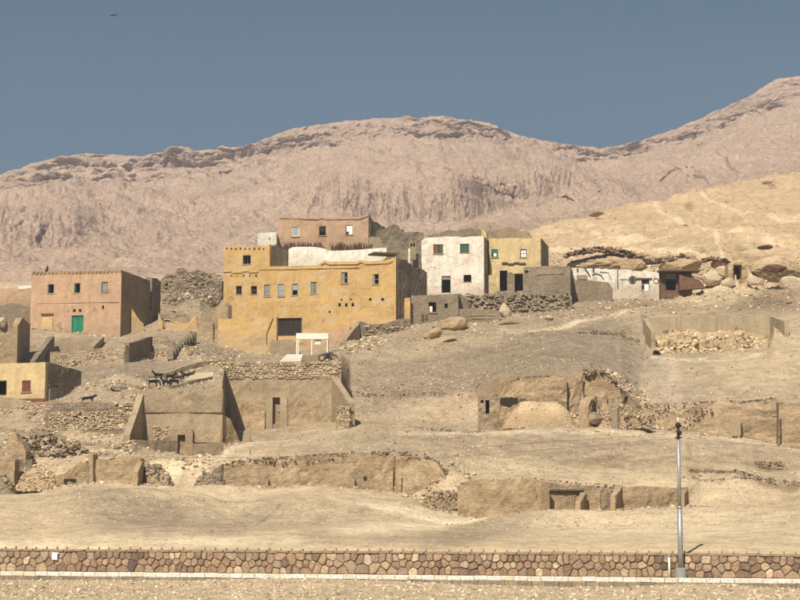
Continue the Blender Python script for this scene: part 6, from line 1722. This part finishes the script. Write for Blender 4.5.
# thin pole in the ruin
mb = MB(); mb.tube([P(394.6, 486, 117), P(395, 456, 117)], .05, 6); o = mb.build('thin_post', M['wood'], shift=P(394.6, 486, 117)); tag(o, 'thin dark wooden post at the joint of two ruined mud walls', 'post')

# belt between: shallow walls of the second belt right
MID = [
    ('broad brown mud brick wall face cut in the slope at the centre', (499, 144.5), (567, 143.8), [(499, 388), (504, 381), (530, 377.6), (560, 376.4), (567, 378)], 'mudwarm', 426, .15),
    ('shaded mud wall turning the corner right of the broad brown wall', (567.5, 144.6), (584, 145.2), [(567.5, 384), (572, 379), (579, 376), (584, 373)], 'mudwarm', 412, .2),
    ('curved plastered mud wall in the middle ruin group', (584.2, 146), (620, 145), [(584.2, 373), (592, 371.6), (602, 373), (610, 379), (620, 391)], 'mudwarm', 422, .1),
    ('broken inner wall with a rounded arch in the middle ruin group', (602, 142.5), (622, 142), [(602, 396), (606, 391), (612, 390), (617, 392), (620, 391.6), (622, 396)], 'mudwarm', 421, .2),
    ('ragged wall stump right of the arch in the middle ruin group', (626, 142.5), (637, 142), [(626, 402), (630, 396), (634, 397), (637, 404)], 'mudwarm', 420, .25),
    ('long weathered mud brick wall left of the thin dark post', (640, 144.8), (777, 139.2), [(640, 409), (660, 404.6), (700, 403.4), (740, 402.8), (777, 402.6)], 'mudstone', 438, .15),
    ('orange brown mud wall at the right edge beyond the thin dark post', (778, 138.4), (860, 136), [(778, 402.6), (800, 403), (860, 404)], 'mudwarm', 450, .08),
    ('ragged partition wall in front of the curved mud wall', (588, 141.5), (597, 144), [(588, 408), (592, 400), (597, 396)], 'mudwarm', 421, .3),
    ('leaning stub of mud wall between the arch and the ragged stump', (617, 141.2), (626, 142.6), [(617, 406), (621, 401), (626, 399)], 'mudgrey', 422, .3),
    ('low crumbled mud wall between double doorway ruin and earth heap', (500, 142.6), (522, 142.8), [(500, 404), (508, 407), (516, 406), (522, 410)], 'mudwarm', 422, .3),
    ('small dark double doorway ruin low on the gravel slope', (478, 143.6), (500, 143.4), [(478, 396), (484, 394), (494, 394), (500, 397)], 'mud', 416, .15),
]
for lb, a, b, tp, mt_, bs, jg in MID:
    ops = [(480.6, 398, 483.6, 403), (485.6, 397.4, 489.4, 414), (489.6, 396.4, 494.4, 399.4)] if 'double doorway' in lb else ([(606.5, 393.6, 614.5, 404)] if 'rounded arch' in lb else ())
    o, w3 = ruin('ruined_wall', lb, 'wall', a, b, tp, M[mt_], th=.8, base=bs, jag=jg * 1.5, rough=.14, depth=1.5, step=.3, ops=ops, py=410)
    if 'double' in lb:
        mb = MB(); w3.box(mb, .2, w3.L - .2, .75, 1.0, w3.uz(488, 418)[1], w3.uz(488, 397)[1]); mb.build('back_wall', M['dark'], o)
mb = MB(); mb.tube([P(777.4, 444, 137), P(777.8, 402.5, 137)], .09, 6); mb.tube([P(772, 417, 137), P(777.6, 416.4, 137)], .05, 5); o = mb.build('dark_post', M['wood'], shift=P(777.4, 444, 137)); tag(o, 'dark upright timber post at the right with a short side arm', 'post')
o, w3 = ruin('ruined_wall', 'small square plastered block in front of the long weathered wall', 'wall', (729, 139.6), (740.6, 139.4), [(729, 415.2), (740.6, 414.6)], M['concrete'], th=.5, base=424, jag=.03, depth=1, py=420)
boulder('bright pale boulder on a dark rock below the weathered wall', (744, 419.6, 753.4, 427.6), None, 81, 'rockwhite')
boulder('dark rough rock under the bright pale boulder', (743, 427, 752, 435.5), None, 82, 'rubblegrey')
# round arched niches seen as discs in the mud bank
for k, (bx, lb) in enumerate([((588, 412, 604, 423), 'brown rounded mud dome half buried in the middle ruins')]):
    boulder(lb, bx, 141.5 - k * .3, 90 + k, ['mud', 'mudwarm', 'mudpale'][k], 0, .6, name='mud_dome', cat='mud dome')
rubble_pile('earth_heap', 'sandy pale earth heap between the ruins at the centre', 'earth heap', (505, 402, 574, 426), 142.6, 'rock', LIMEC, 150, .2, .3)
GREYC = [(0.30, .235, .16), (0.22, .17, .12), (0.40, .32, .22), (.16, .12, .085)]
rubble_pile('rubble_heap', 'jagged dark rubble heap at the left end of the long ruined wall', 'rubble', (192, 474, 226, 488), 118.0, 'mudgrey', GREYC, 220, .22, .8)
ruin('ruined_wall', 'jagged fang shaped wall remnant at the left end of the long ruined wall', 'wall', (203, 119.4), (222, 118.6), [(203, 476), (207, 470), (212, 472), (217, 465.5), (222, 466)], M['mudgrey'], th=.7, base=486, jag=.5, rough=.2, step=.25, py=480)
rubble_pile('rubble_heap', 'jagged brown rubble heap left of the tan square ruined wall', 'rubble', (420, 482, 460, 510), 114, 'mudwarm', GREYC + [(.44, .33, .2)], 420, .24)
rubble_pile('rubble_heap', 'pale broken rock heap in the lower left ruins', 'rubble', (16, 465, 58, 488), 119, 'rock', FACC, 200, .3)
rubble_pile('rubble_heap', 'dark rubble lump at the lower left edge', 'rubble', (-8, 474, 15, 492), 117, 'mudgrey', GREYC, 160, .25)
rubble_pile('rubble_heap', 'tumbled dark rubble right of the sawn wall end', 'rubble', (142, 468, 172, 485), 118.2, 'mudwarm', GREYC, 240, .22, .8)
ruin('ruined_wall', 'ragged stepped stone stub right of the sawn wall end', 'wall', (144, 119), (160, 119.4), [(144, 461), (150, 465), (156, 470), (160, 477)], M['mudstone'], th=.8, base=484, jag=.5, rough=.2, step=.25, py=475)
rubble_pile('rubble_heap', 'tumbled stones above the lower left ruins under the sand path', 'rubble', (28, 436, 84, 466), 124, 'mudwarm', GREYC + LIMEC[:2], 520, .4, .3)
rubble_pile('rubble_heap', 'tumbled stones in the middle ruin group below the curved wall', 'rubble', (598, 402, 650, 426), 141.8, 'mudwarm', GREYC + FACC, 520, .3, .3)
mb = MB(); wq = W.px((64, 117.6), (75.5, 117.6), 480); wq.box(mb, 0, wq.L, 0, .3, wq.uz(70, 484)[1], wq.uz(70, 478.8)[1]); o = mb.build('cellar_shade', M['dark'], shift=wq.pt(0, 0, wq.uz(70, 483)[1])); tag(o, 'small black block painted as the shade of a cellar opening at the foot of the lower left ruins', 'opening')  # solid dark box painted as the shade of a cellar hole

# ==================================================================  loose stones
vis = (gpx > -40) & (gpx < 840)


def scatter(name, mask, n, smin, smax, cols, label=None, flat=.65):
    ii = np.flatnonzero((mask & vis).ravel())
    if len(ii) == 0: return
    ii = ii[rng.randint(0, len(ii), n)]
    X, Yv, Zv = gX.ravel()[ii], gYd.ravel()[ii], gZ.ravel()[ii]
    X = X + rng.uniform(-.1, .1, n)
    s = smin * (smax / smin) ** (rng.rand(n) ** 2.2)
    return heap(name, np.stack([X, Yv, Zv], -1), s, cols, flat)


kk = kY_arr(gX, gY)
scatter('roadside_stones', (gY < kk - .3) & (gY > 60), 9000, .018, .09, [(0.62, .5, .34), (0.5, .4, .27), (0.30, .23, .16), (0.7, .6, .44)])
scatter('slope_gravel', (gY > 88) & (gY < 112), 3500, .02, .08, [(0.6, .49, .34), (0.4, .31, .21), (0.5, .40, .28), (.28, .21, .14)])
scatter('hillside_stones', (gY > 119) & (gY < 150), 8500, .025, .11, [(0.5, .40, .27), (0.34, .265, .18), (0.62, .5, .35), (0.25, .19, .125)])
scatter('hillside_stones', (gY > 150) & (gY < 205), 11000, .03, .14, [(0.5, .40, .27), (0.34, .265, .18), (0.54, .43, .3), (0.25, .19, .125)])
scatter('hillside_stones', (ro > .3) & (gY > 100), 14000, .04, .24, [(0.52, .41, .27), (0.36, .27, .18), (0.64, .52, .35), (0.25, .18, .115)])
scatter('hillside_stones', (gY > 205) & (gpx > 430), 5000, .05, .30, [(0.62, .48, .30), (0.5, .37, .22), (0.36, .24, .14)])

SKc = np.array([q[4] for q in SK])
o = heap('wall_debris', [q[:3] for q in SK], [q[3] for q in SK], STONECOL, .65)


# ==================================================================  animals and birds
def skin_mesh(name, verts, edges, radii, mat, sub=1):
    me = bpy.data.meshes.new(name); me.from_pydata(verts, edges, []); o = bpy.data.objects.new(name + '_tmp', me); COL.objects.link(o)
    m = o.modifiers.new('skin', 'SKIN'); o.modifiers.new('sub', 'SUBSURF').render_levels = sub; o.modifiers['sub'].levels = sub
    for i, r in enumerate(radii): me.skin_vertices[0].data[i].radius = (r, r) if not isinstance(r, tuple) else r
    me.skin_vertices[0].data[0].use_root = True
    dg = bpy.context.evaluated_depsgraph_get(); dg.update()
    out = bpy.data.meshes.new_from_object(o.evaluated_get(dg)); out.name = name; bpy.data.objects.remove(o)
    out.materials.clear(); out.materials.append(mat); out.shade_smooth()
    return out


def goat_mesh(nm, graze, mat, horn=True):
    V = [(-.38, 0, .62), (-.1, 0, .60), (.25, 0, .62), (.38, 0, .68)]; R_ = [.14, .17, .16, .13]; E = [(0, 1), (1, 2), (2, 3)]
    hd = [(.55, 0, .60), (.66, 0, .32), (.74, 0, .16)] if graze else [(.50, 0, .82), (.60, 0, .93), (.76, 0, .87)]
    n = len(V); V += hd; R_ += [.09, .075, .045]; E += [(3, n), (n, n + 1), (n + 1, n + 2)]
    hip = 0; sh = 2
    for s in (-1, 1):
        n = len(V); V += [(-.40, .10 * s, .45), (-.46, .10 * s, .28), (-.40, .10 * s, .02)]; R_ += [.075, .04, .032]; E += [(hip, n), (n, n + 1), (n + 1, n + 2)]
        n = len(V); V += [(.27, .10 * s, .42), (.29, .10 * s, .24), (.27, .10 * s, .02)]; R_ += [.065, .038, .032]; E += [(sh, n), (n, n + 1), (n + 1, n + 2)]
        n = len(V); h0 = 5; hx, hy, hz = V[h0]; V += [(hx - .04, .13 * s, hz + .03)]; R_ += [.02]; E += [(h0, n)]
        if horn: n = len(V); V += [(hx - .06, .05 * s, hz + .16)]; R_ += [.016]; E += [(h0, n)]
    n = len(V); V += [(-.55, 0, .70)]; R_ += [.03]; E += [(0, n)]
    return skin_mesh(nm, V, E, R_, mat)


gm = [goat_mesh('goat', False, M['goat']), goat_mesh('goat', True, M['goat']), goat_mesh('goat', False, M['goatbrown'])]
GO = [(153.5, 388.5, 138, 20, 1, 'grazing black goat at the left end of the herd'), (158, 378.5, 143, 190, 0, 'black goat at the back left of the herd'), (166, 388, 138, 160, 0, 'black goat standing at the front middle of the herd'), (170.5, 381, 142, 30, 0, 'tall black goat rising above the middle of the herd'),
      (174, 386.5, 139, 200, 1, 'grazing black goat low in the middle of the herd'), (178.5, 383, 141, 10, 2, 'dark brown goat in the right half of the herd'), (186, 379.5, 143, 170, 0, 'black goat next to the pale slab'), (191, 375, 146, 60, 2, 'dark brown goat climbing at the right end of the herd'), (116.5, 396.4, 141.2, 185, 0, 'black goat lying low inside the stone shelter opening')]
for px, py, Y, a, k, lb in GO:
    o = bpy.data.objects.new('goat', gm[k]); COL.objects.link(o); Y = min(148.5, onground(px, py, 120)) if px > 140 else Y; x = P(px, py, Y); z = gzxy(x.x, Y) if px > 140 else x.z
    o.location = (x.x, Y, z); o.rotation_euler = (0, 0, math.radians(a)); o.scale = (.80,) * 3 if px > 140 else (.7,) * 3; tag(o, lb, 'goat', 'goats on the terrace' if px > 140 else None)
Vd = [(-.4, 0, .48), (0, 0, .5), (.32, 0, .52), (.52, 0, .66), (.62, 0, .70), (.78, 0, .64)]; Rd = [.12, .12, .15, .085, .09, .045]; Ed = [(0, 1), (1, 2), (2, 3), (3, 4), (4, 5)]
for s in (-1, 1):
    n = len(Vd); Vd += [(-.42, .09 * s, .32), (-.5, .09 * s, .18), (-.42, .09 * s, .02), (.34, .09 * s, .3), (.36, .09 * s, .02), (.56, .07 * s, .80)]; Rd += [.07, .035, .03, .055, .03, .022]
    Ed += [(0, n), (n, n + 1), (n + 1, n + 2), (2, n + 3), (n + 3, n + 4), (4, n + 5)]
n = len(Vd); Vd += [(-.6, 0, .42), (-.78, 0, .30)]; Rd += [.03, .02]; Ed += [(0, n), (n, n + 1)]
dm = skin_mesh('dog', Vd, Ed, Rd, M['goat']); o = bpy.data.objects.new('dog', dm); COL.objects.link(o); x = P(88, 403.6, 137.2); o.location = x; o.rotation_euler = (0, 0, math.radians(12)); o.scale = (.95,) * 3; tag(o, 'black dog standing on the bank above the dry stone wall', 'dog')
# bird in the sky
Bv = [(0, 0, 0), (.22, 0, .02), (.34, 0, .0), (-.3, 0, -.02), (0.02, -.30, .10), (-.05, -.72, .02), (0.02, .30, .10), (-.05, .72, .02)]; Be = [(0, 1), (1, 2), (0, 3), (0, 4), (4, 5), (0, 6), (6, 7)]
bmh = skin_mesh('bird', Bv, Be, [.09, .07, .03, .05, (.03, .10), (.012, .05), (.03, .10), (.012, .05)], M['bird'])
o = bpy.data.objects.new('bird', bmh); COL.objects.link(o); o.location = P(113.6, 15.4, 170); o.rotation_euler = (math.radians(-8), math.radians(14), math.radians(100)); o.scale = (.62,) * 3; tag(o, 'dark bird gliding alone in the sky at the upper left', 'bird')
Pv = [(0, 0, .16), (0, .02, .28), (0, .06, .40), (0, .02, .46), (0, .12, .46), (0, -.14, .02), (.04, .02, 0), (-.04, .02, 0)]; Pe = [(0, 1), (1, 2), (2, 3), (3, 4), (0, 5), (0, 6), (0, 7)]
bp = skin_mesh('bird', Pv, Pe, [.10, .11, .07, .06, .02, .04, .02, .02], M['bird']); o = bpy.data.objects.new('bird', bp); COL.objects.link(o); x = P(46.8, 272.2, 188); o.location = x; o.rotation_euler = (0, 0, math.radians(-60)); o.scale = (1.5,) * 3; tag(o, 'dark bird perched on the roof edge of the pink house', 'bird')

# ------------------------------------------------------------------ haze
HD = 0.00034
mh = bpy.data.materials.new('haze_air'); mh.use_nodes = True; t = mh.node_tree; t.nodes.clear()
vo = t.nodes.new('ShaderNodeVolumePrincipled'); vo.inputs['Color'].default_value = (0.74, 0.84, 1.0, 1); vo.inputs['Density'].default_value = HD; vo.inputs['Anisotropy'].default_value = 0.3
ot = t.nodes.new('ShaderNodeOutputMaterial'); t.links.new(vo.outputs[0], ot.inputs['Volume'])
mb = MB(); mb.box((0, 640, 182), (1500, 1560, 370)); o = mb.build('haze', mh); tag(o, kind='stuff')
